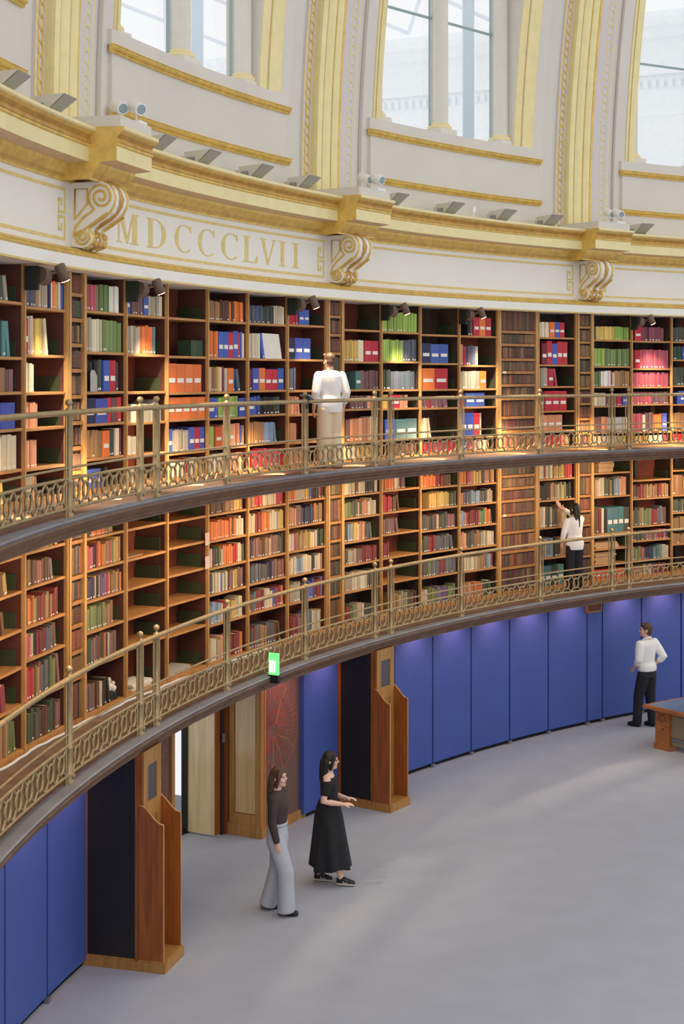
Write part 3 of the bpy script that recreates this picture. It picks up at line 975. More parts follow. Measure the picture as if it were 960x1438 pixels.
# choose the books that show largest
for r in BOOKS:
    t = r[0]
    M = Matrix.Translation(t.location) @ Matrix.Rotation(t.rotation_euler[2], 4, 'Z')
    p = M @ Vector((r[8], r[9], r[10] + r[13] / 2))
    px, py, z = proj(p)
    area = r[11] * r[13] * (FOC / z) ** 2
    if px < 2 or px > 958:
        area = 0
    if r[1] == 'lower' and r[3] == 0:
        area *= 0.25
    if r[3] == r[5] - 1:
        area *= 0.5
    r.append(area)
singles = sorted([r for r in BOOKS if not r[6]], key=lambda r: -r[17])[:300]
sid = set(id(r) for r in singles)
ROWN = ['top shelf', 'second shelf down', 'third shelf down', 'fourth shelf down', 'fifth shelf down', 'bottom shelf']
J = MB()
for r in BOOKS:
    t, tier, oi, ri, bi, nr, bx, c, x, y, z, wd, dp, hh, tilt, _, a, area = r
    rgb, cname = PALETTE[c]
    rn = 'bottom shelf' if ri == nr - 1 else ROWN[ri]
    M = Matrix.Translation(t.location) @ Matrix.Rotation(t.rotation_euler[2], 4, 'Z')
    pos = M @ Vector((x, y, z + 0.001))
    if bx:
        o = obj('box_file', ME_BOX, None, pos, t.rotation_euler[2])
        o.scale = (wd, dp, hh)
        o.color = lin(jit(rgb, 0.05))
        obj('label', ME_BLAB, o)
        tag(o, '%s box file, %s along %s, %s bookcase from left, %s gallery' % (cname, ORD[bi], rn, ORD[oi], tier), 'box file', 'box files on the %s gallery shelves' % tier)
    elif id(r) in sid:
        o = obj('book', ME_BOOK[random.random() < 0.6], None, pos, t.rotation_euler[2])
        o.scale = (wd, dp, hh)
        o.rotation_euler[1] = tilt
        o.color = lin(jit(rgb, 0.12, 0.28 if tier == 'lower' else 0.06))
        tag(o, '%s book, %s along %s, %s bookcase from left, %s gallery' % (cname, ORD[bi], rn, ORD[oi], tier), 'book', 'books on the %s gallery shelves' % tier)
    else:
        b0 = len(J.v)
        J.col = lin(jit(rgb, 0.12, 0.28 if tier == 'lower' else 0.06))
        book_geo(J, random.random() < 0.6)
        R = Matrix.Translation(pos) @ Matrix.Rotation(t.rotation_euler[2], 4, 'Z') @ Matrix.Rotation(tilt, 4, 'Y') @ Matrix.Diagonal((wd, dp, hh, 1))
        for q in range(b0, len(J.v)):
            J.v[q] = tuple(R @ Vector(J.v[q]))
o = J.build('books', [m_clothj, m_page, m_label], None, 'bookcol')
o['kind'] = 'stuff'
tag(o, 'the many smaller cloth bound books filling the rest of the shelves', 'books')


# ------------------------------------------------------------------ false-book piers and hidden door
FALSE = [(124, 72, 58), (102, 66, 54), (142, 88, 62), (86, 72, 60), (116, 90, 66), (98, 58, 58), (134, 108, 72), (74, 76, 66)]


def false_panel(mb, x0, x1, z0, z1, nb, y=0.0):
    wv = (x1 - x0) / nb
    base = random.choice(FALSE)
    for i in range(nb):
        c = base if random.random() < 0.45 else random.choice(FALSE)
        mb.col = lin(jit(c, 0.15))
        xa, xb = x0 + wv * i + 0.001, x0 + wv * (i + 1) - 0.001
        top = z1 - random.uniform(0, 0.012)
        mid = (xa + xb) / 2
        pr = [(xa, y + 0.012), (xa + wv * 0.2, y + 0.002), (mid, y - 0.002), (xb - wv * 0.2, y + 0.002), (xb, y + 0.012)]
        A = [(px, py, z0) for px, py in pr]
        B = [(px, py, top) for px, py in pr]
        mb.add(A + B, [(k, k + 1, k + 6, k + 5) for k in range(4)], 0, True)
        mb.add([B[0], B[2], B[4], (xb, y + 0.03, top), (xa, y + 0.03, top)], [(0, 1, 2, 3, 4)])
        # raised bands in gilt
        if random.random() < 0.35:
            continue
        for q in random.sample((0.12, 0.2, 0.3, 0.42, 0.55, 0.68, 0.8), 2):
            zz = z0 + (top - z0) * q
            mb.col = lin((148, 110, 74))
            mb.add([(xa + wv * 0.15, y - 0.003, zz), (xb - wv * 0.15, y - 0.003, zz), (xb - wv * 0.15, y - 0.003, zz + 0.006), (xa + wv * 0.15, y - 0.003, zz + 0.006)], [(0, 1, 2, 3)])


m_false = color_mat('false_spines', 'bookcol', 0.5)
pw = 2 * RS * math.sin(RAD(WP / 2))
for tier, (g, HH, CC, top) in tiers.items():
    for k in (0, 1, 2):
        t = thing('false_book_pier', 'narrow pier of false book spines, %s of three on the %s gallery' % (['leftmost', 'middle', 'rightmost'][k], tier), 'pier', 18 * k, RS, g, 'false book piers of the %s gallery' % tier)
        for s in (-1, 1):
            mb = MB()
            x0, x1 = sorted((s * (pw / 2 - 0.045), s * (pw / 2 - 0.001)))
            mb.box(x0, x1, -0.035, 0.012, 0, top - g)
            mb.build('stile', m_oaklight, t)
            mb = MB()
            mb.box(x0, x1, 0.012, 0.42, 0, top - g)
            mb.build('cheek', m_cheekr if k == 0 else m_cheek, t)
        mb = MB()
        mb.box(-pw / 2, pw / 2, 0.03, 0.06, 0, top - g)
        mb.build('backing', m_back, t)
        lv = [top + 0.03] + (PALU if tier == 'upper' else PALL) + [g + 0.05]
        for z1, z0 in zip(lv[:-1], lv[1:]):
            mb = MB()
            mb.box(-pw / 2 + 0.03, pw / 2 - 0.03, -0.02, 0.04, z0 - g - 0.02, z0 - g + 0.02)
            mb.build('rail', m_oak, t)
            mb = MB()
            false_panel(mb, -pw / 2 + 0.045, pw / 2 - 0.045, z0 - g + 0.03, z1 - g - 0.05, 7)
            mb.build('false_book_panel', m_false, t, 'bookcol')
    # hidden door of false books
    a = case_a(10)
    t = thing('hidden_door', 'wide oak door disguised with rows of false book spines on the %s gallery' % tier, 'door', a, RS, g, 'doors of false books')
    for s in (-1, 1):
        mb = MB()
        mb.box(s * (CASEW / 2 - 0.03) - 0.028, s * (CASEW / 2 - 0.03) + 0.028, -0.03, 0.06, 0, top - g)
        mb.build('stile', m_oaklight, t)
    mb = MB()
    mb.box(-CASEW / 2, CASEW / 2, 0.03, 0.07, 0, top - g)
    mb.build('backing', m_back, t)
    lv = [top + 0.03] + HH[10] + [g + 0.06]
    for z1, z0 in zip(lv[:-1], lv[1:]):
        mb = MB()
        mb.box(-CASEW / 2 + 0.05, CASEW / 2 - 0.05, -0.02, 0.04, z0 - g - 0.022, z0 - g + 0.022)
        mb.build('rail', m_oak, t)
        mb = MB()
        false_panel(mb, -CASEW / 2 + 0.06, CASEW / 2 - 0.06, z0 - g + 0.03, z1 - g - 0.035, 18)
        mb.build('false_book_panel', m_false, t, 'bookcol')
    mb = MB()
    mb.box(-0.4, -0.33, -0.026, -0.02, lv[4] - g - 0.015, lv[4] - g + 0.02)
    mb.build('paper_slip', m_label, t)

# ------------------------------------------------------------------ railings
LB, LT = 0.08, 0.35
UNIT = 0.262
mb = MB()
pts = [(0.07 * math.cos(2 * math.pi * j / 16), 0, 0.082 * math.sin(2 * math.pi * j / 16)) for j in range(16)]
mb.tube(pts, [(0.013, 0.016)] * 16, 6, closed=True, ref=(0, 1, 0))
hz = (LT - LB) / 2
for sx in (-1, 1):
    for sz in (-1, 1):
        mb.tube([(sx * 0.05, 0, sz * 0.06), (sx * UNIT / 2, 0, sz * hz)], [(0.0125, 0.014)] * 2, 5)
ME_RING = mb.mesh('lattice_ring', [m_brass])
mb = MB()
mb.lathe([(0.045, 0), (0.045, 0.03), (0.034, 0.045), (0.05, 0.075), (0.04, 0.1), (0.028, 0.115), (0.026, 0.3), (0.036, 0.315), (0.036, 0.335), (0.026, 0.35), (0.024, 0.92), (0.034, 0.93), (0.038, 0.97), (0.03, 0.99), (0.014, 1.0), (0.014, 1.015), (0.028, 1.025), (0.036, 1.045), (0.028, 1.068), (0.004, 1.08)], n=12)
for k in range(4):
    A = k * math.pi / 2
    mb.ball((0.045 * math.cos(A), 0.045 * math.sin(A), 0.07), 0.015, 0.015, 0.03, 6, 4)
ME_RPOST = mb.mesh('post', [m_brass])
mb = MB()
mb.tube([(0, 0, 0), (0, 0, 0.95)], 0.011, 6)
ME_RBAR = mb.mesh('side_bar', [m_brass])
cuts = []
for k in range(-1, 4):
    cuts += [18 * k - 0.62, 18 * k + 0.62, 18 * k + 6, 18 * k + 12]
cuts = [c for c in cuts if -13 <= c <= 50]


def railing(a0, a1, g, label, group, endpost):
    am = (a0 + a1) / 2
    t = thing('gallery_railing', label, 'railing', am, RP, g + 0.012, group)
    T = Matrix.Translation(t.location) @ Matrix.Rotation(t.rotation_euler[2], 4, 'Z')
    TI = T.inverted()
    z0 = g + 0.012

    def loc(a, dh=0.0):
        return TI @ P(a, RP, z0 + dh)
    def rz(a):
        return -RAD(a - am)
    o = obj('post', ME_RPOST, t, loc(a0), rz(a0))
    if endpost:
        obj('post', ME_RPOST, t, loc(a1), rz(a1))
    dd = 0.075 / RP / RAD(1)
    for a in (a0 + dd, a1 - dd):
        obj('side_bar', ME_RBAR, t, loc(a), rz(a))
    ns = max(2, int((a1 - a0) / 1.0))
    for nm, dh, r in (('handrail', 0.955, 0.027), ('upper_bar', LT + 0.1, 0.012), ('lattice_rail', LT, 0.015), ('lattice_rail', LB, 0.015)):
        mb = MB()
        mb.tube([loc(a0 + (a1 - a0) * i / ns, dh) for i in range(ns + 1)], r, 8, cap=False)
        mb.build(nm, m_brass, t)
    L = (a1 - a0 - 2 * dd)
    nu = max(1, int(round(L * RP * RAD(1) / UNIT)))
    for i in range(nu):
        a = a0 + dd + L * (i + 0.5) / nu
        o = obj('lattice_ring', ME_RING, t, loc(a, (LB + LT) / 2), rz(a))
        o.scale = (L * RP * RAD(1) / nu / UNIT, 1, 1)
    return t


for tier, g in (('lower', GL), ('upper', GU)):
    vis = 0
    for a0, a1 in zip(cuts[:-1], cuts[1:]):
        vis += 1
        kind = 'short brass railing between twin posts' if a1 - a0 < 2 else 'brass railing with lattice rings'
        railing(a0, a1, g, '%s, %s from left on the %s gallery' % (kind, ORD[vis - 1], tier), 'railing panels of the %s gallery' % tier, a1 == cuts[-1])

# white cable along the lower gallery floor
mb = MB()
pts = []
for i in range(60):
    a = -13 + i * 0.45
    pts.append(P(a, 20.955 + 0.015 * math.sin(i * 0.9) + 0.01 * math.sin(i * 2.3), GL + 0.016))
mb.tube(pts, 0.016, 6)
tag(mb.build('cable', m_cable), 'white cable running along the lower gallery floor at the foot of the bookcases', 'cable')

# ------------------------------------------------------------------ ground floor wall
mb = MB()
for lo, hi in ((A0, 5.6), (12.05, A1)):
    mb.abox(lo, hi, 20.85, 20.95, 0, GL - 0.17, max(4, int(hi - lo)))
gw = struct(mb.build('wall_ground', m_dark))
mb = MB()
for lo, hi in ((A0, 3.0), (15.1, A1)):
    mb.abox(lo, hi, 20.79, 20.86, 0, 0.07, max(4, int(hi - lo)))
struct(mb.build('baseboard_ground', m_dark))


def apanel(a0, a1, name, m, parent, R0=20.75, R1=20.85, h0=0.065, h1=GL - 0.185):
    mb = MB()
    mb.abox(a0, a1, R0, R1, h0, h1, 2)
    return mb.build(name, m, parent)


edges = []
for b in (-1, 0, 1, 2):
    for i in range(6):
        e0 = 18 * b + WP / 2 + i * SUB
        edges.append((e0, e0 + SUB, b, i))
    edges.append((18 * (b + 1) - WP / 2, 18 * (b + 1) + WP / 2, b, 'pier'))
for e0, e1, b, i in edges:
    if e0 < A0 or b == 0 and i != 'pier':
        continue
    apanel(e0 + 0.05, e1 - 0.05, 'blue_panel', m_blue, gw)
    mb = MB()
    q = P(e0, 20.74, 0)
    mb.box(-0.035, 0.035, -0.02, 0.03, 0, 0.05, 0, Matrix.Translation(q) @ Matrix.Rotation(th(e0) - math.pi / 2, 4, 'Z'))
    mb.build('panel_foot', m_steel, gw)
apanel(0.6, 3.0, 'blue_panel', m_blue, gw)
apanel(14.75, 17.4, 'blue_panel', m_blue, gw)


def graphic(a0, a1, ca, cut):
    p = apanel(a0, a1, 'graphic_panel', m_brown, gw, 20.83, 20.9, 0.02, GL - 0.185)
    k = 20.82 * RAD(1)
    lines_r, lines_o = MB(), MB()
    cz = 1.36

    def pt(rad, A):
        aa = ca + rad * math.cos(A) / k
        return None if aa < a0 or aa > a1 else P(aa, 20.826, cz + rad * math.sin(A))

    def run(mb, pts, r=0.006):
        seg = []
        for q in pts + [None]:
            if q is None:
                if len(seg) > 1:
                    mb.tube(seg, r, 4)
                seg = []
            else:
                seg.append(q)
    for rad in (0.1, 0.62):
        run(lines_r, [pt(rad, 2 * math.pi * i / 48) for i in range(49)], 0.0045)
    N = 40
    rng = random.Random(5)
    for rad in (0.27, 0.46):
        run(lines_r, [pt(rad + 0.03 * ((i % 2) * 2 - 1), 2 * math.pi * i / N) for i in range(N + 1)], 0.003)
    for i in range(N):
        A = 2 * math.pi * (i + 0.5) / N
        mbq = lines_o if (rng.random() < 0.45 and math.cos(A) > -0.2) else lines_r
        for r0, r1 in ((0.1, 0.29), (0.24, 0.46), (0.46, 0.62)):
            dA = 0.0 if r0 < 0.2 else (math.pi / N if r0 < 0.4 else 0)
            run(mbq, [pt(r0 + (r1 - r0) * q / 3, A + dA) for q in range(4)], 0.0035)
    lines_r.build('radial_lines', m_rline, p)
    if lines_o.v:
        lines_o.build('radial_lines', m_oline, p)


graphic(12.1, 14.75, 12.9, 1)
graphic(3.05, 5.6, 6.3, -1)
# timber skirting of the graphic wall
for lo, hi in ((12.1, 17.4), (0.7, 5.6)):
    apanel(lo, hi, 'skirting', m_honey, gw, 20.8, 20.86, 0.0, 0.13)
apanel(17.2, 17.38, 'timber_post', m_maho, gw, 20.72, 20.86, 0.0, GL - 0.185)
apanel(17.42, 17.55, 'timber_post', m_maho, gw, 20.66, 20.86, 0.0, GL - 0.185)

# doorway through the wall
dw = struct(obj('door_1', None, None, P(9, 20.85, 0), th(9) - math.pi / 2))
DT = (Matrix.Translation(P(9, 20.85, 0)) @ Matrix.Rotation(th(9) - math.pi / 2, 4, 'Z')).inverted()


def dpart(name, m, fn):
    mb = MB()
    fn(mb)
    mb.v = [tuple(DT @ Vector(v)) for v in mb.v]
    return mb.build(name, m, dw)


H2 = GL - 0.165
for s in (-1, 1):
    e = lambda d: 9 + s * d - (0.38 if s < 0 else 0)
    def rng2(d0, d1):
        return tuple(sorted((e(d0), e(d1))))
    a0_, a1_ = rng2(2.95, 3.1)
    dpart('jamb', m_honey, lambda mb: mb.abox(a0_, a1_, 20.8, 21.32, 0, H2, 1))
    b0_, b1_ = rng2(2.88, 2.95)
    # moulded stiles, rails and raised panel of the reveal
    dpart('jamb_stile', m_honey, lambda mb: mb.abox(b0_, b1_, 20.8, 20.89, 0.0, H2, 1))
    dpart('jamb_stile', m_honey, lambda mb: mb.abox(b0_, b1_, 21.22, 21.3, 0.0, H2, 1))
    dpart('jamb_rail', m_honey, lambda mb: mb.abox(b0_, b1_, 20.89, 21.22, 0.0, 0.3, 1))
    dpart('jamb_plinth', m_honey, lambda mb: mb.abox(*rng2(2.84, 2.95), 20.78, 21.32, 0.0, 0.16, 1))
    dpart('jamb_panel', mat('polished_panel', (206, 170, 118), 0.12, var=0.1, scale=3, stretch=(6, 6, 0.6), spec=0.8), lambda mb: mb.abox(*rng2(2.92, 2.96), 20.9, 21.21, 0.31, H2, 1))
    dpart('door_stop', m_maho, lambda mb: mb.abox(*rng2(2.8, 3.0), 21.32, 21.36, 0, H2, 1))
    dpart('door_stop', m_back, lambda mb: mb.abox(*rng2(2.65, 3.0), 21.36, 21.4, 0, H2, 1))
    dpart('door_leaf', mat('polished_pine', (226, 200, 152), 0.14, var=0.12, scale=2.5, stretch=(6, 6, 0.5), spec=0.8), lambda mb: mb.abox(*rng2(2.3, 2.45), 21.4, 21.82, 0.02, H2, 1))
    dpart('leaf_edge', m_maho, lambda mb: mb.abox(*rng2(2.3, 2.62), 21.385, 21.4, 0.02, H2, 1))
    if s > 0:
        dpart('trim_strip', mat('orange_trim', (226, 120, 50), 0.4), lambda mb: mb.abox(*rng2(3.1, 3.16), 20.79, 20.83, 0.13, H2, 1))
    dpart('glass_frame', m_blk, lambda mb: (mb.abox(*rng2(2.2, 2.5), 21.82, 21.9, 0, 2.6, 1)))
dpart('switch_plate', m_steel, lambda mb: mb.abox(11.6, 11.75, 21.325, 21.345, 1.25, 1.37, 1))
dpart('glass_frame', m_blk, lambda mb: (mb.abox(6.5, 11.5, 21.84, 21.88, 0.0, 0.06, 4)))
dpart('glass_pane', m_glass, lambda mb: mb.abox(6.8, 11.2, 21.855, 21.865, 0.06, 2.6, 4))
dpart('lintel', m_maho, lambda mb: mb.abox(5.9, 12.1, 20.8, 21.4, H2, H2 + 0.02, 6))
mb = MB()
mb.abox(2, 20, 25.5, 25.6, 0, 5.0, 12)
struct(mb.build('wall_lobby', m_white))


# ------------------------------------------------------------------ timber end stands flanking the entrance
def stand(a, label):
    t = thing('end_stand', label, 'stand', a, 20.13, 0, 'timber stands flanking the entrance')
    hw = 0.245
    back = 0.66
    # plinth
    mb = MB()
    mb.box(-hw - 0.02, hw + 0.02, -0.27, back, 0, 0.1)
    mb.build('plinth', m_honey, t)
    mb = MB()
    mb.box(-hw - 0.01, hw + 0.01, -0.26, back, 0.1, 0.118)
    mb.build('plinth_moulding', m_honey, t)
    mb = MB()
    mb.box(-hw + 0.015, hw - 0.015, 0.0, back, 0.1, H2)
    mb.build('carcass', m_maho, t)
    for s in (-1, 1):
        x0, x1 = sorted((s * (hw - 0.02), s * (hw + 0.0)))
        mb = MB()
        mb.box(x0, x1, 0.07, back - 0.05, 0.12, H2)
        mb.build('black_panel', m_black, t)
        x0, x1 = sorted((s * (hw - 0.02), s * (hw + 0.012)))
        for y0, y1 in ((0.035, 0.07), (back - 0.05, back - 0.015)):
            mb = MB()
            mb.box(x0, x1, y0, y1, 0.1, H2)
            mb.build('edge_strip', m_maho, t)
        # wing board with an S-curved top
        top = []
        for i in range(17):
            q = i / 16
            y = 0.03 - 0.27 * q
            z = 1.71 - 0.17 * (0.5 - 0.5 * math.cos(math.pi * min(1, max(0, (q - 0.05) / 0.9)))) - 0.01 * q
            top.append((y, z))
        poly = [(0.03, 0.118)] + [(0.03, 1.72)] + top + [(-0.24, 0.118)]
        T = Matrix(((0, 1, 0, 0), (1, 0, 0, 0), (0, 0, 1, 0), (0, 0, 0, 1)))
        mb = MB()
        xa, xb = sorted((s * (hw - 0.018), s * (hw + 0.008)))
        mb.prism(poly, xa, xb, 0, T)
        wg = mb.build('wing', m_maho, t)
        mb = MB()
        mb.tube([(s * (hw - 0.005), y, z + 0.003) for y, z in top] + [(s * (hw - 0.005), -0.243, z) for z in (1.5, 1.0, 0.12)], 0.009, 5)
        mb.build('edge_bead', m_oaklight, wg)
    # front face above the wings: frame with sunk dark pane, lower sunk panel
    mb = MB()
    mb.box(-hw + 0.015, -0.12, -0.02, 0.0, 0.12, H2)
    mb.build('front_stile', m_honey, t)
    mb = MB()
    mb.box(0.12, hw - 0.015, -0.02, 0.0, 0.12, H2)
    mb.build('front_stile', m_honey, t)
    for z0, z1 in ((2.1, H2), (1.55, 1.72), (0.12, 0.25)):
        mb = MB()
        mb.box(-0.12, 0.12, -0.02, 0.0, z0, z1)
        mb.build('front_rail', m_honey, t)
    mb = MB()
    mb.box(-0.12, 0.12, -0.008, -0.002, 1.72, 2.1)
    mb.build('notice_pane', mat('grey_pane', (86, 84, 90), 0.3), t)
    mb = MB()
    mb.box(-0.12, 0.12, -0.008, -0.002, 0.25, 1.55)
    mb.build('sunk_panel', m_honey, t)


stand(0, 'tall timber end stand with black side panel, nearer one left of the doorway')
stand(18, 'tall timber end stand with black side panel, farther one right of the doorway')

# small framed grille at the head of the narrow blue panel
t = thing('vent_grille', 'small red-brown grille in timber frame at top of narrow blue panel', 'grille', 35.85, 20.72, 1.98)
mb = MB()
mb.box(-0.17, 0.17, 0.0, 0.03, 0.02, 0.24)
mb.build('grille', mat('grille_red', (120, 66, 52), 0.6, var=0.1), t)
for x0, x1, z0, z1 in ((-0.2, -0.17, 0, 0.26), (0.17, 0.2, 0, 0.26), (-0.2, 0.2, 0, 0.025), (-0.2, 0.2, 0.235, 0.26)):
    mb = MB()
    mb.box(x0, x1, -0.012, 0.03, z0, z1)
    mb.build('frame', m_oak, t)

# ------------------------------------------------------------------ exit sign on the lower gallery edge
t = thing('exit_sign', 'glowing green running-man exit sign on the edge of the lower gallery', 'exit sign', 8.75, 20.0, 2.36)
t.rotation_euler[2] = HD - math.pi / 2 - 0.5
mb = MB()
mb.box(-0.07, 0.07, -0.025, 0.025, 0.0, 0.1)
mb.build('base', m_blk, t)
mb = MB()
mb.box(-0.07, 0.07, -0.012, 0.012, 0.1, 0.37)
mb.build('panel', mat('sign_green', (110, 236, 130), 0.4, emit=(120, 240, 140), estr=0.85), t)
mb = MB()
for quad in ([(-0.06, 0.13), (-0.01, 0.13), (-0.01, 0.28), (-0.06, 0.28)], [(0.0, 0.13), (0.025, 0.13), (0.03, 0.25), (0.005, 0.27)], [(-0.005, 0.25), (0.03, 0.25), (0.03, 0.28), (-0.005, 0.28)]):
    mb.prism(quad, -0.0145, -0.011)
mb.build('pictogram', mat('sign_white', (225, 255, 228), 0.4, emit=(230, 255, 232), estr=0.9), t)
mb = MB()
mb.tube([(-0.05, 0.02, 0.06), (-0.12, 0.06, 0.1), (-0.2, 0.12, 0.09), (-0.26, 0.17, 0.14)], 0.006, 5)
mb.build('lead', m_cable, t)
mb = MB()
mb.box(-0.05, 0.05, 0.02, 0.1, 0.02, 0.05)
mb.build('bracket', m_blk, t)


# ------------------------------------------------------------------ spot lamps over the bookcases
def spot(a, label, on, tgt, power):
    t = thing('spot_lamp', label, 'lamp', a, 20.86, 7.0, 'spot lamps over the upper bookcases')
    mb = MB()
    mb.box(-0.045, 0.0, -0.03, 0.11, 0.02, 0.26)
    mb.build('mount_plate', m_iron, t)
    mb = MB()
    mb.tube([(0.0, -0.03, 0.17), (0.09, -0.05, 0.15)], 0.085, 16)
    mb.build('drive_housing', m_lamp, t)
    mb = MB()
    mb.tube([(0.07, -0.06, 0.17), (0.12, -0.14, 0.2), (0.16, -0.2, 0.2)], 0.015, 6)
    mb.build('arm', m_lamp, t)
    T = Matrix.Translation(t.location) @ Matrix.Rotation(t.rotation_euler[2], 4, 'Z')
    c = Vector((0.16, -0.2, 0.2))
    d = Vector((0.34, -0.24, -0.9)).normalized()      # tipped down and out over the gallery
    mb = MB()
    mb.tube([c - d * 0.09, c - d * 0.08, c + d * 0.08, c + d * 0.085], [0.045, 0.055, 0.055, 0.05], 16)
    mb.build('head', m_lamp, t)
    mb = MB()
    mb.tube([c + d * 0.0855, c + d * 0.088], 0.046, 16)
    if on:
        mb.build('lens', mat('lens_lit', (255, 236, 214), 0.3, emit=(255, 226, 190), estr=9.0), t)
        ld = bpy.data.lights.new('spot_light', 'SPOT')
        ld.energy = power
        ld.color = (1.0, 0.83, 0.6)
        ld.spot_size = RAD(72)
        ld.spot_blend = 0.85
        ld.shadow_soft_size = 0.045
        lo = obj('spot_light', ld, t, c + d * 0.1)
        lo.rotation_mode = 'QUATERNION'
        lo.rotation_quaternion = Vector((0.32, 0.02, -0.94)).to_track_quat('-Z', 'Y')
    else:
        mb.build('lens', m_greyd, t)


def tg(a, h):
    return P(a, 20.98, h)


spot(-WP / 2 - SUB, 'brown spot lamp on the upper bookcase left of the leftmost pier', True, tg(1.5, 4.9), 285)
spot(WP / 2 + SUB, 'brown spot lamp over the blue binders, second from left', True, tg(9.0, 4.8), 390)
spot(WP / 2 + 5 * SUB, 'brown spot lamp over two blue box files, third from left', True, tg(19, 4.8), 180)
spot(18 + WP / 2 + SUB, 'brown spot lamp beside lime green books, fourth from left', True, tg(23.5, 4.8), 390)
spot(18 + WP / 2 + 3 * SUB, 'brown spot lamp beside red boxes, fifth from left', True, tg(31.5, 4.8), 450)
spot(36 + WP / 2 + SUB, 'brown spot lamp glaring towards the camera, farthest right', True, tg(38.0, 4.8), 360)

# ------------------------------------------------------------------ floodlights and cameras on the cornice
FL = [(-6.48, 'floodlight at the left picture edge'), (-3.27, 'floodlight left of the leftmost rib'), (3.9, 'partly hidden floodlight right of the nearest twin spotlight'), (7.21, 'floodlight above letters D and C'), (11.07, 'floodlight above letters L and V'), (14.55, 'floodlight left of the middle rib'), (21.14, 'floodlight right of the middle twin spotlight'), (25.29, 'floodlight left of the white sensor'), (29.16, 'floodlight right of the white sensor'), (32.6, 'floodlight left of the rightmost rib'), (39.2, 'floodlight right of the rightmost twin spotlight')]
for a, lab in FL:
    t = thing('floodlight', 'grey wedge ' + lab + ' on the cornice', 'floodlight', a, 20.78, 8.742, 'floodlights standing on the cornice')
    mb = MB()
    mb.add([(-0.14, -0.06, 0.03), (0.14, -0.06, 0.03), (0.16, -0.26, 0.19), (-0.16, -0.26, 0.19), (-0.14, 0.12, 0.03), (0.14, 0.12, 0.03), (0.15, 0.1, 0.17), (-0.15, 0.1, 0.17)],
           [(0, 1, 2, 3), (4, 5, 6, 7), (0, 1, 5, 4), (3, 2, 6, 7), (0, 3, 7, 4), (1, 2, 6, 5)])
    mb.build('housing', m_grey, t)
    mb = MB()
    mb.add([(-0.13, -0.072, 0.034), (0.13, -0.072, 0.034), (0.148, -0.262, 0.18), (-0.148, -0.262, 0.18), (-0.13, -0.077, 0.034), (0.13, -0.077, 0.034), (0.148, -0.267, 0.18), (-0.148, -0.267, 0.18)], [(0, 1, 2, 3), (4, 5, 6, 7), (0, 1, 5, 4), (1, 2, 6, 5), (2, 3, 7, 6), (3, 0, 4, 7)])
    mb.build('front_glass', m_greyd, t)
    mb = MB()
    mb.box(-0.17, -0.15, -0.04, 0.06, 0, 0.1)
    mb.build('bracket', m_steel, t)
    mb = MB()
    mb.box(0.15, 0.17, -0.04, 0.06, 0, 0.1)
    mb.build('bracket', m_steel, t)
    mb = MB()
    mb.box(-0.05, 0.05, 0.18, 0.22, 0, 0.14)
    mb.build('junction_box', m_grey, t)
for k in (0, 1, 2):
    a = 18 * k
    t = thing('twin_spotlight', 'white twin cylinder spotlight on the cornice above the %s corbel' % ['leftmost', 'middle', 'rightmost'][k], 'spotlight', a + 0.55, 20.5, 8.865, 'white twin spotlights above the corbels')
    mb = MB()
    mb.box(-0.1, 0.1, -0.2, 0.16, 0, 0.03)
    mb.build('base_plate', m_wmetal, t)
    for j, yy in enumerate((0.09, -0.12)):
        x = 0.0
        c = Vector((x, yy, 0.2 - 0.02 * j))
        d = Vector((-0.55, -0.75, -0.3)).normalized() if k == 0 else Vector((-0.2, -0.9, -0.3)).normalized()
        mb = MB()
        mb.tube([Vector((x, yy, 0.03)), c], 0.012, 6)
        mb.build('stem', m_wmetal, t)
        mb = MB()
        mb.tube([c - d * 0.11, c - d * 0.1, c + d * 0.11], [0.055, 0.068, 0.068], 16, cap=True)
        hd_ = mb.build('head', m_wmetal, t)
        mb = MB()
        mb.tube([c + d * 0.1105, c + d * 0.115], 0.052, 16)
        mb.build('lens', mat('lens_grey', (150, 168, 176), 0.2), hd_)
t = thing('sensor', 'small white box sensor on a thin stem above the cornice', 'sensor', 27.17, 20.75, 8.742)
mb = MB()
mb.lathe([(0.05, 0), (0.05, 0.015), (0.012, 0.02), (0.012, 0.1)], n=10)
mb.build('stem', m_wmetal, t)
mb = MB()
mb.box(-0.03, 0.03, -0.02, 0.02, 0.1, 0.19)
mb.build('body', m_wmetal, t)

# ------------------------------------------------------------------ odds and ends on the shelves
def shelf_pt(i, x, y, h):
    a = case_a(i)
    return Matrix.Translation(P(a, RS, h)) @ Matrix.Rotation(th(a) - math.pi / 2, 4, 'Z') @ Matrix.Translation((x, y, 0))


def place(o, M):
    o.location = M.to_translation()
    o.rotation_euler[2] = M.to_euler().z
    return o


m_paper = mat('paper', (232, 228, 216), 0.9, var=0.03)
m_card = mat('grey_card', (178, 176, 166), 0.8)
m_kraft = mat('kraft_card', (196, 158, 116), 0.85, var=0.1)

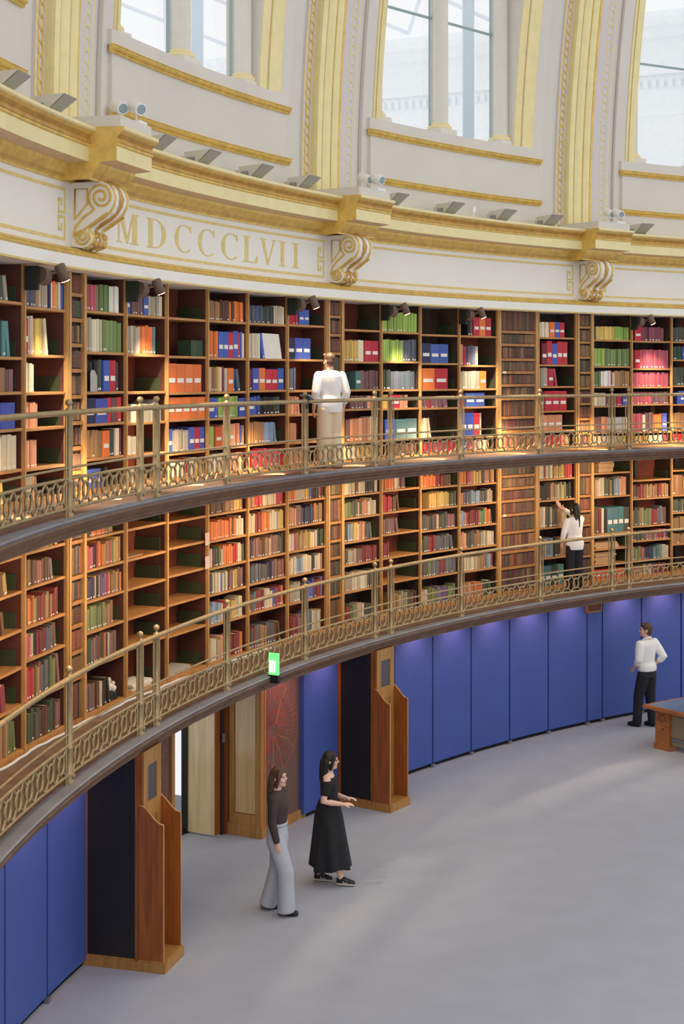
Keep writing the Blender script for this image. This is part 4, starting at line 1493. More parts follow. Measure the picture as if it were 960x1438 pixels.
mb = MB()
mb.prism([(-0.22, 0), (0.22, 0), (0.19, 0.345), (-0.26, 0.35)], 0.02, 0.032, 0, Matrix.Rotation(RAD(-6), 4, 'X'))
o = place(mb.build('display_board', m_paper), shelf_pt(4, 0.2, 0.0, 6.412))
tag(o, 'blank white board propped on the upper gallery shelf beside leaning blue book', 'board')
mb = MB()
mb.prism([(-0.08, 0), (0.08, 0), (0.08, 0.17), (0.02, 0.23), (-0.05, 0.24), (-0.08, 0.2)], -0.008, -0.004)
mb.box(-0.08, 0.08, -0.004, 0.08, 0, 0.004)
o = place(mb.build('bookend', m_card), shelf_pt(0, -0.28, -0.002, 6.001))
tag(o, 'pale grey metal bookend in front of black books', 'bookend')
mb = MB()
mb.prism([(-0.13, 0), (0.13, 0), (0.13, 0.17), (0.0, 0.26), (-0.13, 0.2)], 0.03, 0.3)
o = place(mb.build('magazine_box', m_card), shelf_pt(1, 0.3, 0.0, 5.631))
tag(o, 'grey gabled magazine box behind the twin railing posts', 'magazine box')
rr = random.Random(3)
for i, h, n, x0, wd, dz, mm, what in ((12, 4.42, 3, -0.12, 0.42, 0.085, m_kraft, 'brown archive box'), (12, 3.04, 3, -0.1, 0.66, 0.035, m_kraft, 'wide buff folder'), (12, 2.76, 6, -0.14, 0.56, 0.035, m_kraft, 'buff folder'), (1, 5.26, 4, -0.36, 0.2, 0.05, m_paper, 'white pamphlet bundle'), (2, GL + 0.065, 2, -0.15, 0.6, 0.03, m_card, 'grey flat volume'), (1, GL + 0.065, 3, 0.0, 0.5, 0.025, m_paper, 'white printed sheaf')):
    for j in range(n):
        mb = MB()
        ww = wd * rr.uniform(0.85, 1.0)
        mb.box(-ww / 2, ww / 2, 0, 0.26, 0, dz * 0.93)
        mb.box(-ww / 2 + 0.004, ww / 2 - 0.004, 0.002, 0.262, dz * 0.2, dz * 0.7)
        o = mb.build(what.replace(' ', '_').replace('white_', '').replace('brown_', '').replace('buff_', '').replace('wide_', '').replace('grey_', ''), mm)
        place(o, shelf_pt(i, x0 + rr.uniform(-0.03, 0.03), 0.02 + rr.uniform(0, 0.03), h + 0.0015 + j * dz))
        tier = 'upper' if h > 4.9 else 'lower'
        tag(o, '%s lying flat, %s up in its stack, %s bookcase from left, %s gallery' % (what, ORD[j], ORD[ORDER.index(i)], tier), what.split()[-1], what + ' stacks, %s gallery' % tier)
mb = MB()
mb.box(-0.2, 0.2, 0.05, 0.25, 0, 0.012)
o = place(mb.build('pamphlet', m_kraft), shelf_pt(1, -0.2, 0.0, 4.0615))
tag(o, 'single thin pamphlet lying flat on an empty lower gallery shelf', 'pamphlet')
for j, h in enumerate((3.72, 4.02)):
    mb = MB()
    mb.box(-0.05, 0.05, -0.006, 0.0, 0, 0.16)
    mb.box(-0.05, 0.05, -0.009, -0.006, 0.06, 0.1)
    o = place(mb.build('paper_note', mat('pink_paper', (226, 196, 180), 0.9)), shelf_pt(3, -CASEW / 2 - 0.05, -0.034, h))
    tag(o, '%s pink paper note pinned to the upright beside orange books' % ('lower', 'upper')[j], 'note')
# small black and white ornaments on the lower gallery, bottom shelf
for j, (x, hh) in enumerate(((0.26, 0.26), (0.36, 0.2))):
    t = obj('figurine', None)
    place(t, shelf_pt(0, x, 0.08, GL + 0.066))
    tag(t, '%s black and white figurine on the bottom shelf beside dark books' % ('taller', 'shorter')[j], 'figurine')
    mb = MB()
    mb.lathe([(0.05, 0), (0.05, hh * 0.4), (0.04, hh * 0.45)], n=10)
    mb.build('base', m_blk, t)
    mb = MB()
    mb.lathe([(0.03, hh * 0.45), (0.045, hh * 0.6), (0.04, hh * 0.72), (0.018, hh * 0.78), (0.03, hh * 0.88), (0.02, hh)], n=12)
    mb.build('bust', m_paper, t)

# tablet on a clamp at the railing of the upper gallery
t = thing('tablet_mount', 'small black device clamped to a railing post of the upper gallery', 'device', 12.05, RP, GU + 0.93)
mb = MB()
mb.box(-0.09, 0.09, -0.08, 0.06, 0.09, 0.11, 0, Matrix.Rotation(RAD(20), 4, 'Y'))
mb.build('screen', m_steel, t)
mb = MB()
mb.box(-0.03, 0.03, -0.03, 0.03, -0.06, 0.09)
mb.build('clamp', m_blk, t)
mb = MB()
mb.tube([(0.0, 0, -0.05), (0.01, 0.01, -0.4), (0.0, 0.0, -0.88)], 0.01, 6)
mb.build('lead', mat('orange_lead', (206, 130, 70), 0.6), t)

# ------------------------------------------------------------------ desk at the right
C = Vector((3.22, -18.80, 0))
e2 = Vector((-0.1, 0.995, 0)).normalized()          # long side, towards the room centre
e1 = Vector((-0.995, -0.1, 0)).normalized()
t = obj('reading_desk', None, None, C, math.atan2(e2.y, e2.x))
tag(t, 'heavy oak reading desk with blue leather top at the right edge', 'desk')
# local x = along e2, local y = e1
LT_, WT = 2.8, 1.25
top = 0.72
m_desk = mat('desk_oak', (168, 104, 54), 0.45, var=0.2, scale=4, stretch=(1, 6, 6))
mb = MB()
mb.box(0, LT_, 0, WT, top - 0.05, top - 0.015)
mb.box(0.015, LT_ - 0.015, 0.015, WT - 0.015, top - 0.015, top)
mb.build('top', m_desk, t)
mb = MB()
mb.box(0.07, LT_ - 0.07, 0.07, WT - 0.07, top, top + 0.004)
mb.build('leather_inset', mat('blue_leather', (104, 124, 150), 0.35, var=0.06), t)
for x in (0.12, LT_ - 0.46):
    for y in (0.14, WT - 0.3):
        l = obj('leg', None, t, (x, y, 0))
        mb = MB()
        mb.box(0, 0.34, 0, 0.16, 0, 0.09)
        mb.build('foot', m_desk, l)
        mb = MB()
        mb.box(0.02, 0.32, 0.015, 0.145, 0.09, top - 0.05)
        mb.build('post', m_desk, l)
        mb = MB()
        mb.box(-0.02, 0.36, -0.02, 0.18, top - 0.09, top - 0.05)
        mb.build('capital', m_desk, l)
        mb = MB()
        mb.tube([(0.17 + 0.06 * math.cos(q * 0.5), 0.012, top - 0.2 + 0.06 * math.sin(q * 0.5)) for q in range(13)], 0.012, 5)
        mb.tube([(0.14, 0.012, 0.36), (0.17, 0.012, 0.34), (0.2, 0.012, 0.36)], 0.01, 5)
        mb.build('carving', m_maho, l)
mb = MB()
mb.box(0.3, LT_ - 0.3, 0.22, 0.25, 0.1, top - 0.05)
mb.build('modesty_panel', mat('buff_panel', (150, 138, 108), 0.7), t)
mb = MB()
mb.box(0.2, LT_ - 0.2, 0.16, WT - 0.16, top - 0.13, top - 0.05)
mb.build('apron', m_desk, t)
mb = MB()
mb.tube([(0.45, 0.2, 0.2), (LT_ - 0.45, 0.2, 0.2)], 0.022, 8)
mb.build('foot_rail', m_steel, t)


# ------------------------------------------------------------------ people
m_skin = mat('skin', (218, 170, 148), 0.55)
m_skin2 = mat('skin_fair', (226, 184, 164), 0.55)
m_eye = mat('eye', (40, 30, 28), 0.3)
m_lip = mat('lip', (176, 96, 92), 0.5)


def organic(name, mb, m, parent, voxel=0.011, smooth=5, ratio=0.45):
    me = mb.mesh(name, m)
    tmp = bpy.data.objects.new('tmp', me)
    COL.objects.link(tmp)
    r = tmp.modifiers.new('r', 'REMESH')
    r.mode = 'VOXEL'
    r.voxel_size = voxel
    sm = tmp.modifiers.new('s', 'SMOOTH')
    sm.iterations = smooth
    sm.factor = 0.5
    d = tmp.modifiers.new('d', 'DECIMATE')
    d.ratio = ratio
    dg = bpy.context.evaluated_depsgraph_get()
    out = bpy.data.meshes.new_from_object(tmp.evaluated_get(dg))
    bpy.data.objects.remove(tmp)
    out.name = name
    out.materials.clear()
    out.materials.append(m)
    for p in out.polygons:
        p.use_smooth = True
        p.material_index = 0
    return obj(name, out, parent)


def limb(mb, pts, rad, n=12):
    """tube with rounded ends"""
    pts = [Vector(p) for p in pts]
    a, b = pts[0], pts[-1]
    da = (pts[0] - pts[1]).normalized()
    db = (pts[-1] - pts[-2]).normalized()
    def r0(r):
        return r if not hasattr(r, '__len__') else max(r)
    def k(r, q):
        return r * q if not hasattr(r, '__len__') else (r[0] * q, r[1] * q)
    P2 = [a + da * r0(rad[0]) * 0.8, a + da * r0(rad[0]) * 0.5] + pts + [b + db * r0(rad[-1]) * 0.5, b + db * r0(rad[-1]) * 0.8]
    R2 = [k(rad[0], 0.4), k(rad[0], 0.82)] + list(rad) + [k(rad[-1], 0.82), k(rad[-1], 0.4)]
    mb.tube(P2, R2, n)


def loft(mb, rows, n=20):
    """rows: (x, y, z, rx, ry)"""
    mb.rings([[Vector((x + rx * math.cos(2 * math.pi * j / n), y + ry * math.sin(2 * math.pi * j / n), z)) for j in range(n)] for x, y, z, rx, ry in rows])


def hand(mb, wrist, d, palm_n, curl=0.5, spread=0.0, s=1.0):
    """palm, four unequal fingers and a thumb leaving the side of the palm; d = along the hand, palm_n = out of the palm"""
    w_ = Vector(wrist)
    d = Vector(d).normalized()
    nrm = Vector(palm_n)
    nrm = (nrm - d * nrm.dot(d)).normalized()
    side = d.cross(nrm).normalized()
    mb.tube([w_ - d * 0.01, w_ + d * 0.02 * s, w_ + d * 0.055 * s, w_ + d * 0.085 * s], [(0.024 * s, 0.02 * s), (0.032 * s, 0.018 * s), (0.038 * s, 0.016 * s), (0.034 * s, 0.013 * s)], 12, ref=tuple(nrm))
    for i, (o, L) in enumerate(((-0.029, 0.068), (-0.0098, 0.078), (0.0098, 0.072), (0.029, 0.058))):
        b = w_ + d * 0.08 * s + side * o * s
        ang = 0.0
        pts = [b - d * 0.012]
        rad = [0.0095 * s]
        p = b
        for k2, f in enumerate((0.42, 0.33, 0.25)):
            ang += curl * (0.5, 0.9, 0.7)[k2]
            dd = (d * math.cos(ang) + nrm * math.sin(ang) + side * (o * spread * 8)).normalized()
            p = p + dd * L * f * s
            pts.append(p)
            rad.append((0.0092, 0.0085, 0.0072)[k2] * s)
        limb(mb, pts, rad, 8)
    b = w_ + d * 0.025 * s - side * 0.03 * s
    dt = (d * 0.75 - side * 0.55 + nrm * 0.35).normalized()
    limb(mb, [b, b + dt * 0.035 * s, b + (dt + d * 0.3 + nrm * curl * 0.3).normalized() * 0.065 * s], [0.012 * s, 0.0105 * s, 0.008 * s], 8)


def add_head(mb, c, yaw, pitch=0.0, s=1.0):
    """c = centre of the skull; the face looks along +y turned by yaw"""
    M = Matrix.Rotation(yaw, 4, 'Z') @ Matrix.Rotation(pitch, 4, 'X')
    c = Vector(c)
    def q(x, y, z):
        return c + M @ (Vector((x, y, z)) * s)
    mb.ball(c + M @ Vector((0, -0.008, 0.018)) * s, 0.072 * s, 0.09 * s, 0.094 * s, 18, 12, M=M.to_3x3().to_4x4())
    mb.ball(q(0, 0.022, -0.045), 0.056 * s, 0.062 * s, 0.07 * s, 14, 10, M=M)
    mb.ball(q(0, 0.058, -0.088), 0.026 * s, 0.024 * s, 0.022 * s, 10, 8, M=M)          # chin
    limb(mb, [q(0, 0.084, 0.012), q(0, 0.098, -0.022)], [0.009 * s, 0.0145 * s], 8)      # nose
    limb(mb, [q(-0.035, 0.078, 0.03), q(0.035, 0.078, 0.03)], [0.011 * s, 0.011 * s], 8)  # brow
    for sx in (-1, 1):
        mb.ball(q(sx * 0.074, -0.008, -0.008), 0.012 * s, 0.02 * s, 0.031 * s, 8, 8, M=M)
        mb.ball(q(sx * 0.036, 0.058, -0.03), 0.026 * s, 0.024 * s, 0.026 * s, 10, 8, M=M)  # cheek
    return q, M


def face_bits(root, q, M, s=1.0):
    mb = MB()
    for sx in (-1, 1):
        mb.ball(q(sx * 0.03, 0.082, 0.004), 0.011 * s, 0.008 * s, 0.007 * s, 8, 6, M=M)
    mb.build('eyes', m_eye, root)
    mb = MB()
    mb.ball(q(0, 0.083, -0.058), 0.022 * s, 0.009 * s, 0.008 * s, 10, 6, M=M)
    mb.build('lips', m_lip, root)


def person(label, pos, face_angle, H, J, build):
    """J: joints for a 1.70 m figure, x = the person's right, y = forward, z = up"""
    root = obj('person', None, None, pos, face_angle - math.pi / 2)
    root.scale = (H / 1.70,) * 3
    tag(root, label, 'person')
    build(root, J)
    return root


def legs(mb, J, r=(0.088, 0.058, 0.062, 0.04)):
    for s in 'rl':
        hp, kn, an, to = [Vector(v) for v in J['leg_' + s]]
        cf = kn.lerp(an, 0.3) + (kn - hp).cross(Vector((1, 0, 0))).normalized() * 0.012
        limb(mb, [hp, hp.lerp(kn, 0.5), kn, cf, an], [r[0], (r[0] + r[1]) / 2, r[1], r[2], r[3]])
        d = (to - an)
        limb(mb, [an + Vector((0, 0, -0.03)) - Vector((d.x, d.y, 0)).normalized() * 0.03, an.lerp(to, 0.55) + Vector((0, 0, -0.012)), to], [(0.024, 0.022), (0.026, 0.018), (0.02, 0.01)], 10)


def arm(mb, J, s, r=(0.052, 0.044, 0.036, 0.026), hands=True):
    sh, el, wr, hd_, pn, cu = J['arm_' + s]
    sh, el, wr = Vector(sh), Vector(el), Vector(wr)
    limb(mb, [sh, sh.lerp(el, 0.5), el, el.lerp(wr, 0.35), wr], [r[0], r[0] * 0.9, r[1], r[2] * 1.12, r[3]])
    if hands:
        hand(mb, wr, hd_, pn, cu, 0.0 if s == 'r' else 0.0)


TORSO = [(0, 0, 0.84, 0.13, 0.095), (0, 0, 0.92, 0.155, 0.108), (0, 0.0, 1.0, 0.14, 0.1), (0, 0.008, 1.08, 0.122, 0.092), (0, 0.012, 1.18, 0.135, 0.102), (0, 0.012, 1.28, 0.15, 0.108), (0, 0.0, 1.36, 0.155, 0.092), (0, -0.006, 1.41, 0.12, 0.07), (0, -0.008, 1.445, 0.07, 0.058)]


def body_mesh(root, J, skin, male=False):
    mb = MB()
    k = 1.08 if male else 1.0
    loft(mb, [(x + J.get('lean', 0) * max(0, z - 0.9), y + J.get('bend', 0) * max(0, z - 0.9), z, rx * k, ry) for x, y, z, rx, ry in TORSO])
    hc = Vector(J['head'])
    limb(mb, [Vector((0 + J.get('lean', 0) * 0.5, -0.01 + J.get('bend', 0) * 0.5, 1.4)), hc + Vector((0, -0.012, -0.08))], [0.054, 0.05])
    q, M = add_head(mb, hc, J.get('yaw', 0), J.get('pitch', 0))
    legs(mb, J)
    for s in 'rl':
        arm(mb, J, s)
    organic('body', mb, skin, root, 0.0085, 4, 0.5)
    face_bits(root, q, M)
    return q, M


def shift_torso(J, rows, g=0.012):
    return [(x + J.get('lean', 0) * max(0, z - 0.9), y + J.get('bend', 0) * max(0, z - 0.9), z, rx + g, ry + g) for x, y, z, rx, ry in rows]


def hair_long(root, q, M, m, down=0.42, side=True):
    mb = MB()
    mb.ball(q(0, -0.018, 0.03), 0.085, 0.1, 0.1, 18, 12, M=M)
    mb.ball(q(0, -0.045, -0.02), 0.085, 0.085, 0.1, 14, 10, M=M)
    for x, y, w2 in ((0, -0.085, 0.05), (-0.055, -0.06, 0.036), (0.055, -0.06, 0.036)):
        a = q(x, y, 0.0)
        limb(mb, [a, a + Vector((0, -0.012, -0.13)) , a + Vector((x * 0.1, -0.02, -down * 0.72)), a + Vector((-x * 0.2, -0.015, -down))], [(w2 * 1.1, 0.04), (w2 * 1.15, 0.035), (w2, 0.03), (w2 * 0.5, 0.016)], 10)
    if side:
        for sx in (-1, 1):
            limb(mb, [q(sx * 0.06, 0.045, 0.085), q(sx * 0.08, 0.03, 0.0), q(sx * 0.082, 0.0, -0.1)], [0.022, 0.022, 0.02], 8)
    # parting keeps the face clear
    return organic('hair', mb, m, root, 0.009, 4, 0.4)


def hair_short(root, q, M, m):
    mb = MB()
    mb.ball(q(0, -0.02, 0.045), 0.08, 0.098, 0.085, 18, 12, M=M)
    mb.ball(q(0, -0.05, -0.01), 0.077, 0.065, 0.075, 14, 10, M=M)
    limb(mb, [q(-0.045, 0.06, 0.095), q(0.045, 0.065, 0.1)], [0.024, 0.026], 8)
    for sx in (-1, 1):
        limb(mb, [q(sx * 0.068, 0.022, 0.05), q(sx * 0.074, 0.012, 0.0)], [0.012, 0.009], 8)
    return organic('hair', mb, m, root, 0.008, 4, 0.45)


def shoe(root, J, s, m, stripes=None, heel=0.0):
    hp, kn, an, to = [Vector(v) for v in J['leg_' + s]]
    d = (to - an)
    d.z = 0
    d.normalize()
    sd = Vector((d.y, -d.x, 0))
    zb = min(an.z - 0.075, to.z - 0.02)
    mb = MB()
    base = Vector((an.x, an.y, 0))
    tip = Vector((to.x, to.y, 0)) + d * 0.02
    L = (tip - base).length + 0.06
    st = base - d * 0.055
    za, zt = an.z, to.z
    rows = []
    for f, w2, hgt in ((0.0, 0.022, 0.07), (0.08, 0.036, 0.1), (0.3, 0.04, 0.105), (0.52, 0.045, 0.08), (0.78, 0.045, 0.058), (0.95, 0.034, 0.045), (1.0, 0.014, 0.03)):
        c = st + d * L * f
        z0 = zb + (zt - 0.02 - zb) * 0 + (za - 0.075 - zb) * (1 - f)
        rows.append([c + sd * (w2 * math.cos(t2)) + Vector((0, 0, z0 + hgt * 0.5 + hgt * 0.5 * math.sin(t2))) for t2 in [2 * math.pi * j / 12 for j in range(12)]])
    mb.rings(rows)
    o = mb.build('shoe', m, root)
    mb = MB()
    pr = []
    for f, w2 in ((0.0, 0.025), (0.1, 0.038), (0.5, 0.045), (0.8, 0.045), (1.0, 0.016)):
        c = st + d * (L * f * 1.01 - 0.003)
        z0 = zb + (za - 0.075 - zb) * (1 - f)
        pr.append([c + sd * w2 + Vector((0, 0, z0 - 0.002)), c + sd * w2 + Vector((0, 0, z0 + 0.016)), c - sd * w2 + Vector((0, 0, z0 + 0.016)), c - sd * w2 + Vector((0, 0, z0 - 0.002))])
    mb.rings(pr, 0, False)
    mb.build('sole', mat('sole', (208, 196, 170), 0.8) if stripes else m, o)
    if stripes:
        mb = MB()
        for side in (-1, 1):
            for f in (0.4, 0.5, 0.6):
                c = st + d * L * f + sd * side * 0.043
                z0 = zb + (za - 0.075 - zb) * (1 - f)
                mb.tube([c + Vector((0, 0, z0 + 0.018)), c - sd * side * 0.012 - d * 0.02 + Vector((0, 0, z0 + 0.07))], 0.0045, 6)
        mb.build('stripe', stripes, o)
    return o


CR = HD - math.pi / 2          # towards the right of the view
CL = HD + math.pi / 2
CF = HD                        # away from the viewer
m_hairb = mat('hair_brown', (84, 60, 46), 0.5, var=0.3, scale=30)
m_hairk = mat('hair_dark', (38, 30, 30), 0.45, var=0.3, scale=30)
m_sheer = mat('sheer_brown_top', (66, 54, 50), 0.7, var=0.15)
m_greytr = mat('pale_grey_cloth', (178, 182, 190), 0.8, var=0.04, scale=12)
m_blkc = mat('black_cloth', (30, 30, 34), 0.8, var=0.15, scale=10)
m_whc = mat('white_shirt', (238, 236, 234), 0.8, var=0.02, scale=10)
m_navy = mat('dark_trousers', (34, 36, 44), 0.8, var=0.12)
m_cream = mat('cream_cloth', (232, 214, 186), 0.8, var=0.03)


def floor_pt(x, y, h=0.0):
    z = FOC * (CAMZ - h) / (y - HOR)
    p = C0 + cam_ray(x) * z
    return Vector((p.x, p.y, h))


# --- woman in wide pale grey trousers, walking to the right
JA = {'head': (0, 0.02, 1.585), 'yaw': -0.15, 'pitch': 0.12,
      'leg_r': [(0.085, 0, 0.9), (0.09, 0.13, 0.5), (0.085, 0.1, 0.09), (0.095, 0.26, 0.035)],
      'leg_l': [(-0.085, 0, 0.9), (-0.085, -0.02, 0.5), (-0.08, -0.17, 0.11), (-0.085, -0.03, 0.03)],
      'arm_r': [(0.165, 0, 1.37), (0.21, 0.0, 1.1), (0.2, 0.06, 0.87), (-0.02, 0.12, -1), (-1, 0, 0), 0.5],
      'arm_l': [(-0.165, 0, 1.37), (-0.21, -0.03, 1.1), (-0.2, 0.02, 0.86), (0.0, 0.1, -1), (1, 0, 0), 0.5]}


def build_a(root, J):
    q, M = body_mesh(root, J, m_skin2)
    hair_long(root, q, M, m_hairb, 0.4)
    mb = MB()
    loft(mb, shift_torso(J, TORSO[1:], 0.014))
    for s in 'rl':
        sh, el, wr = [Vector(v) for v in J['arm_' + s][:3]]
        limb(mb, [sh, el, el.lerp(wr, 0.9)], [0.062, 0.054, 0.042])
    organic('top', mb, m_sheer, root, 0.011, 5, 0.4)
    mb = MB()
    loft(mb, [(0, 0, 0.84, 0.155, 0.125), (0, 0, 0.92, 0.17, 0.125), (0, 0, 1.0, 0.155, 0.116), (0, 0.005, 1.05, 0.142, 0.108)])
    for s in 'rl':
        hp, kn, an, to = [Vector(v) for v in J['leg_' + s]]
        an2 = an.lerp(to, 0.25)
        an2.z = 0.05
        mb.tube([hp + Vector((0, 0, 0.05)), hp + Vector((0, 0, -0.02)), hp.lerp(kn, 0.5), kn, kn.lerp(an2, 0.5), an2 + Vector((0, 0, -0.005))], [(0.09, 0.09), (0.112, 0.112), (0.104, 0.108), (0.098, 0.104), (0.1, 0.112), (0.108, 0.128)], 18)
    organic('trousers', mb, m_greytr, root, 0.011, 3, 0.4)
    mb = MB()
    mb.tube([(0.146 * math.cos(t2), 0.112 * math.sin(t2) + 0.004, 1.045) for t2 in [2 * math.pi * j / 24 for j in range(24)]], [(0.008, 0.022)] * 24, 6, closed=True)
    mb.build('waistband', m_greytr, root)
    for s in 'rl':
        shoe(root, J, s, m_blk)


pa = floor_pt(389, 1280)
person('walking woman in brown top and wide pale grey trousers with long brown hair', pa, CR - 0.25, 1.66, JA, build_a)

# --- woman in black top and long black skirt
JB = {'head': (0, 0.03, 1.585), 'yaw': 0.1, 'pitch': 0.0,
      'leg_r': [(0.085, 0, 0.9), (0.09, 0.1, 0.5), (0.085, 0.17, 0.1), (0.1, 0.33, 0.045)],
      'leg_l': [(-0.085, 0, 0.9), (-0.085, 0.02, 0.5), (-0.08, -0.14, 0.095), (-0.085, 0.02, 0.03)],
      'arm_r': [(0.165, 0, 1.37), (0.215, -0.04, 1.11), (0.13, 0.2, 1.06), (-0.3, 1, 0.0), (-0.2, 0, -1), 0.35],
      'arm_l': [(-0.165, 0, 1.37), (-0.215, -0.02, 1.11), (-0.1, 0.22, 1.08), (0.3, 1, 0.05), (0.2, 0, -1), 0.35]}


def build_b(root, J):
    q, M = body_mesh(root, J, m_skin2)
    hair_long(root, q, M, m_hairk, 0.34)
    mb = MB()
    loft(mb, shift_torso(J, TORSO[2:7] + [(0, -0.004, 1.385, 0.148, 0.08)], 0.014))
    for s in 'rl':
        sh, el, wr = [Vector(v) for v in J['arm_' + s][:3]]
        limb(mb, [sh + Vector((0, 0, -0.03)), sh.lerp(el, 0.6)], [0.064, 0.062])
    organic('top', mb, m_blkc, root, 0.011, 5, 0.4)
    mb = MB()
    n = 40
    rows = []
    for z, r, wv, yo in ((1.07, 0.135, 0, 0.008), (1.0, 0.158, 0, 0), (0.9, 0.182, 0.0, 0.0), (0.7, 0.205, 0.01, 0.01), (0.45, 0.235, 0.02, 0.02), (0.22, 0.262, 0.03, 0.03)):
        rows.append([Vector(((r + wv * math.sin(7 * t2)) * 1.06 * math.cos(t2), (r + wv * math.sin(7 * t2)) * math.sin(t2) + yo, z + (0.02 * math.sin(3 * t2) if z < 0.3 else 0))) for t2 in [2 * math.pi * j / n for j in range(n)]])
    mb.rings(rows)
    mb.build('skirt', m_blkc, root)
    for s in 'rl':
        shoe(root, J, s, m_blk, m_whc)


pb = floor_pt(461, 1240)
person('woman in black top and long black skirt wearing striped black trainers', pb, CR - 0.1, 1.60, JB, build_b)

# --- man in white shirt at the right
JC = {'head': (0, 0.03, 1.585), 'yaw': 0.75, 'pitch': 0.1,
      'leg_r': [(0.09, 0, 0.9), (0.1, 0.01, 0.5), (0.11, -0.03, 0.09), (0.13, 0.12, 0.03)],
      'leg_l': [(-0.09, 0, 0.9), (-0.09, 0.1, 0.5), (-0.09, 0.13, 0.09), (-0.11, 0.28, 0.03)],
      'arm_r': [(0.185, 0, 1.38), (0.26, -0.14, 1.14), (0.17, 0.02, 0.99), (-0.45, 0.5, -0.75), (-1, 0, 0), 0.4],
      'arm_l': [(-0.185, 0, 1.38), (-0.24, -0.02, 1.12), (-0.18, 0.14, 0.97), (0.2, 0.6, -0.6), (1, 0, 0), 0.5]}


def build_c(root, J):
    q, M = body_mesh(root, J, m_skin, True)
    hair_short(root, q, M, m_hairb)
    mb = MB()
    loft(mb, shift_torso(J, [(0, 0, 0.93, 0.165, 0.12), (0, 0, 0.97, 0.175, 0.125), (0, 0, 1.02, 0.17, 0.122)] + [(x, y, z, rx * 1.1 + 0.01, ry + 0.008) for x, y, z, rx, ry in TORSO[3:]], 0.014))
    for s in 'rl':
        sh, el, wr = [Vector(v) for v in J['arm_' + s][:3]]
        limb(mb, [sh, sh.lerp(el, 0.5), el, el.lerp(wr, 0.3)], [0.075, 0.075, 0.068, 0.06])
    organic('shirt', mb, m_whc, root, 0.011, 5, 0.4)
    mb = MB()
    mb.tube([(0.062 * math.cos(t2), 0.062 * math.sin(t2) - 0.008, 1.462 - 0.014 * math.sin(t2)) for t2 in [2 * math.pi * j / 20 for j in range(20)]], [(0.01, 0.02)] * 20, 6, closed=True)
    mb.build('collar', m_whc, root)
    trousers(root, J, m_navy)
    for s in 'rl':
        shoe(root, J, s, m_blk)


def trousers(root, J, m, r=(0.105, 0.088, 0.078, 0.078)):
    mb = MB()
    loft(mb, [(0, 0, 0.82, 0.15, 0.115), (0, 0, 0.92, 0.168, 0.122), (0, 0, 1.0, 0.155, 0.112), (0, 0.005, 1.02, 0.15, 0.11)])
    for s in 'rl':
        hp, kn, an, to = [Vector(v) for v in J['leg_' + s]]
        limb(mb, [hp + Vector((0, 0, -0.02)), hp.lerp(kn, 0.5), kn, kn.lerp(an, 0.6), an + Vector((0, 0, -0.01))], [r[0], (r[0] + r[1]) / 2, r[1], r[2], r[3]], 14)
    organic('trousers', mb, m, root, 0.012, 4, 0.4)


pc = floor_pt(908, 1021)
person('man in white shirt and dark trousers standing by the blue panels behind desk', pc, CL - 0.85, 1.82, JC, build_c)

# --- woman reaching to a shelf on the lower gallery, seen from behind
ZL = GL + 0.002
JD = {'head': (0.0, 0.02, 1.585), 'yaw': 0.5, 'pitch': 0.2,
      'leg_r': [(0.085, 0, 0.9), (0.09, 0.02, 0.5), (0.1, -0.02, 0.09), (0.12, 0.12, 0.03)],
      'leg_l': [(-0.085, 0, 0.9), (-0.09, 0.02, 0.5), (-0.1, -0.01, 0.09), (-0.12, 0.13, 0.03)],
      'arm_r': [(0.155, 0.02, 1.38), (0.06, 0.27, 1.47), (-0.15, 0.34, 1.6), (-0.4, 0.15, 1), (0, 1, 0), 0.15],
      'arm_l': [(-0.165, 0, 1.36), (-0.24, 0.0, 1.12), (-0.26, 0.06, 0.9), (0.0, 0.1, -1), (1, 0, 0), 0.5]}


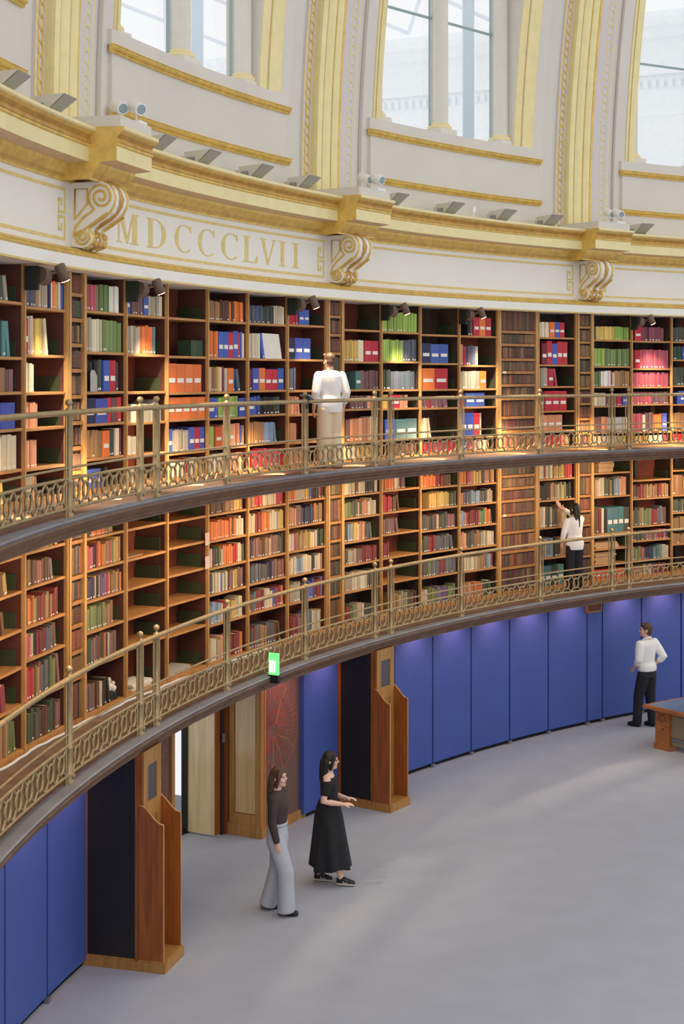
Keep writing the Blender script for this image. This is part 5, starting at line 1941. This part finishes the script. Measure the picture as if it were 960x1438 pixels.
def build_d(root, J):
    q, M = body_mesh(root, J, m_skin)
    hair_long(root, q, M, m_hairk, 0.42)
    mb = MB()
    loft(mb, shift_torso(J, [(0, 0, 0.8, 0.16, 0.12), (0, 0, 0.9, 0.175, 0.128), (0, 0, 1.0, 0.16, 0.12)] + [(x, y, z, rx + 0.012, ry + 0.01) for x, y, z, rx, ry in TORSO[3:]], 0.014))
    for s, f in (('r', 0.5), ('l', 0.55)):
        sh, el, wr = [Vector(v) for v in J['arm_' + s][:3]]
        limb(mb, [sh, sh.lerp(el, 0.5), el, el.lerp(wr, f)], [0.07, 0.07, 0.06, 0.05])
    organic('shirt', mb, m_whc, root, 0.011, 5, 0.4)
    trousers(root, J, m_navy)
    for s in 'rl':
        shoe(root, J, s, m_blk)


pd = P(34.15, 20.62, ZL)
person('dark-haired woman in white shirt reaching to a shelf on the lower gallery', pd, CF + 0.35, 1.52, JD, build_d)

# --- visitor in white on the upper gallery
JE = {'head': (0.0, 0.03, 1.585), 'yaw': 0.2, 'pitch': -0.05,
      'leg_r': [(0.085, 0, 0.9), (0.09, 0.06, 0.5), (0.09, -0.08, 0.09), (0.1, 0.06, 0.03)],
      'leg_l': [(-0.085, 0, 0.9), (-0.09, 0.03, 0.5), (-0.09, 0.05, 0.09), (-0.1, 0.2, 0.03)],
      'arm_r': [(0.18, 0, 1.37), (0.25, -0.04, 1.12), (0.24, 0.05, 0.88), (0, 0.2, -1), (-1, 0, 0), 0.5],
      'arm_l': [(-0.18, 0, 1.37), (-0.25, -0.04, 1.12), (-0.24, 0.05, 0.88), (0, 0.2, -1), (1, 0, 0), 0.5]}


def build_e(root, J):
    q, M = body_mesh(root, J, m_skin)
    hair_short(root, q, M, m_hairb)
    mb = MB()
    loft(mb, shift_torso(J, [(0, 0, 0.82, 0.17, 0.125), (0, 0, 0.92, 0.185, 0.13), (0, 0, 1.0, 0.175, 0.125)] + [(x, y, z, rx * 1.08 + 0.018, ry + 0.012) for x, y, z, rx, ry in TORSO[3:]], 0.014))
    for s in 'rl':
        sh, el, wr = [Vector(v) for v in J['arm_' + s][:3]]
        limb(mb, [sh, sh.lerp(el, 0.5), el, el.lerp(wr, 0.55)], [0.078, 0.076, 0.066, 0.056])
    organic('shirt', mb, m_whc, root, 0.011, 5, 0.4)
    trousers(root, J, m_cream, (0.12, 0.105, 0.1, 0.1))
    for s in 'rl':
        shoe(root, J, s, m_blk)


pe = P(16.0, 20.6, GU + 0.002)
person('blurred visitor in white shirt and cream trousers walking along the upper gallery'.replace('blurred ', ''), pe, CF + 0.45, 1.62, JE, build_e)
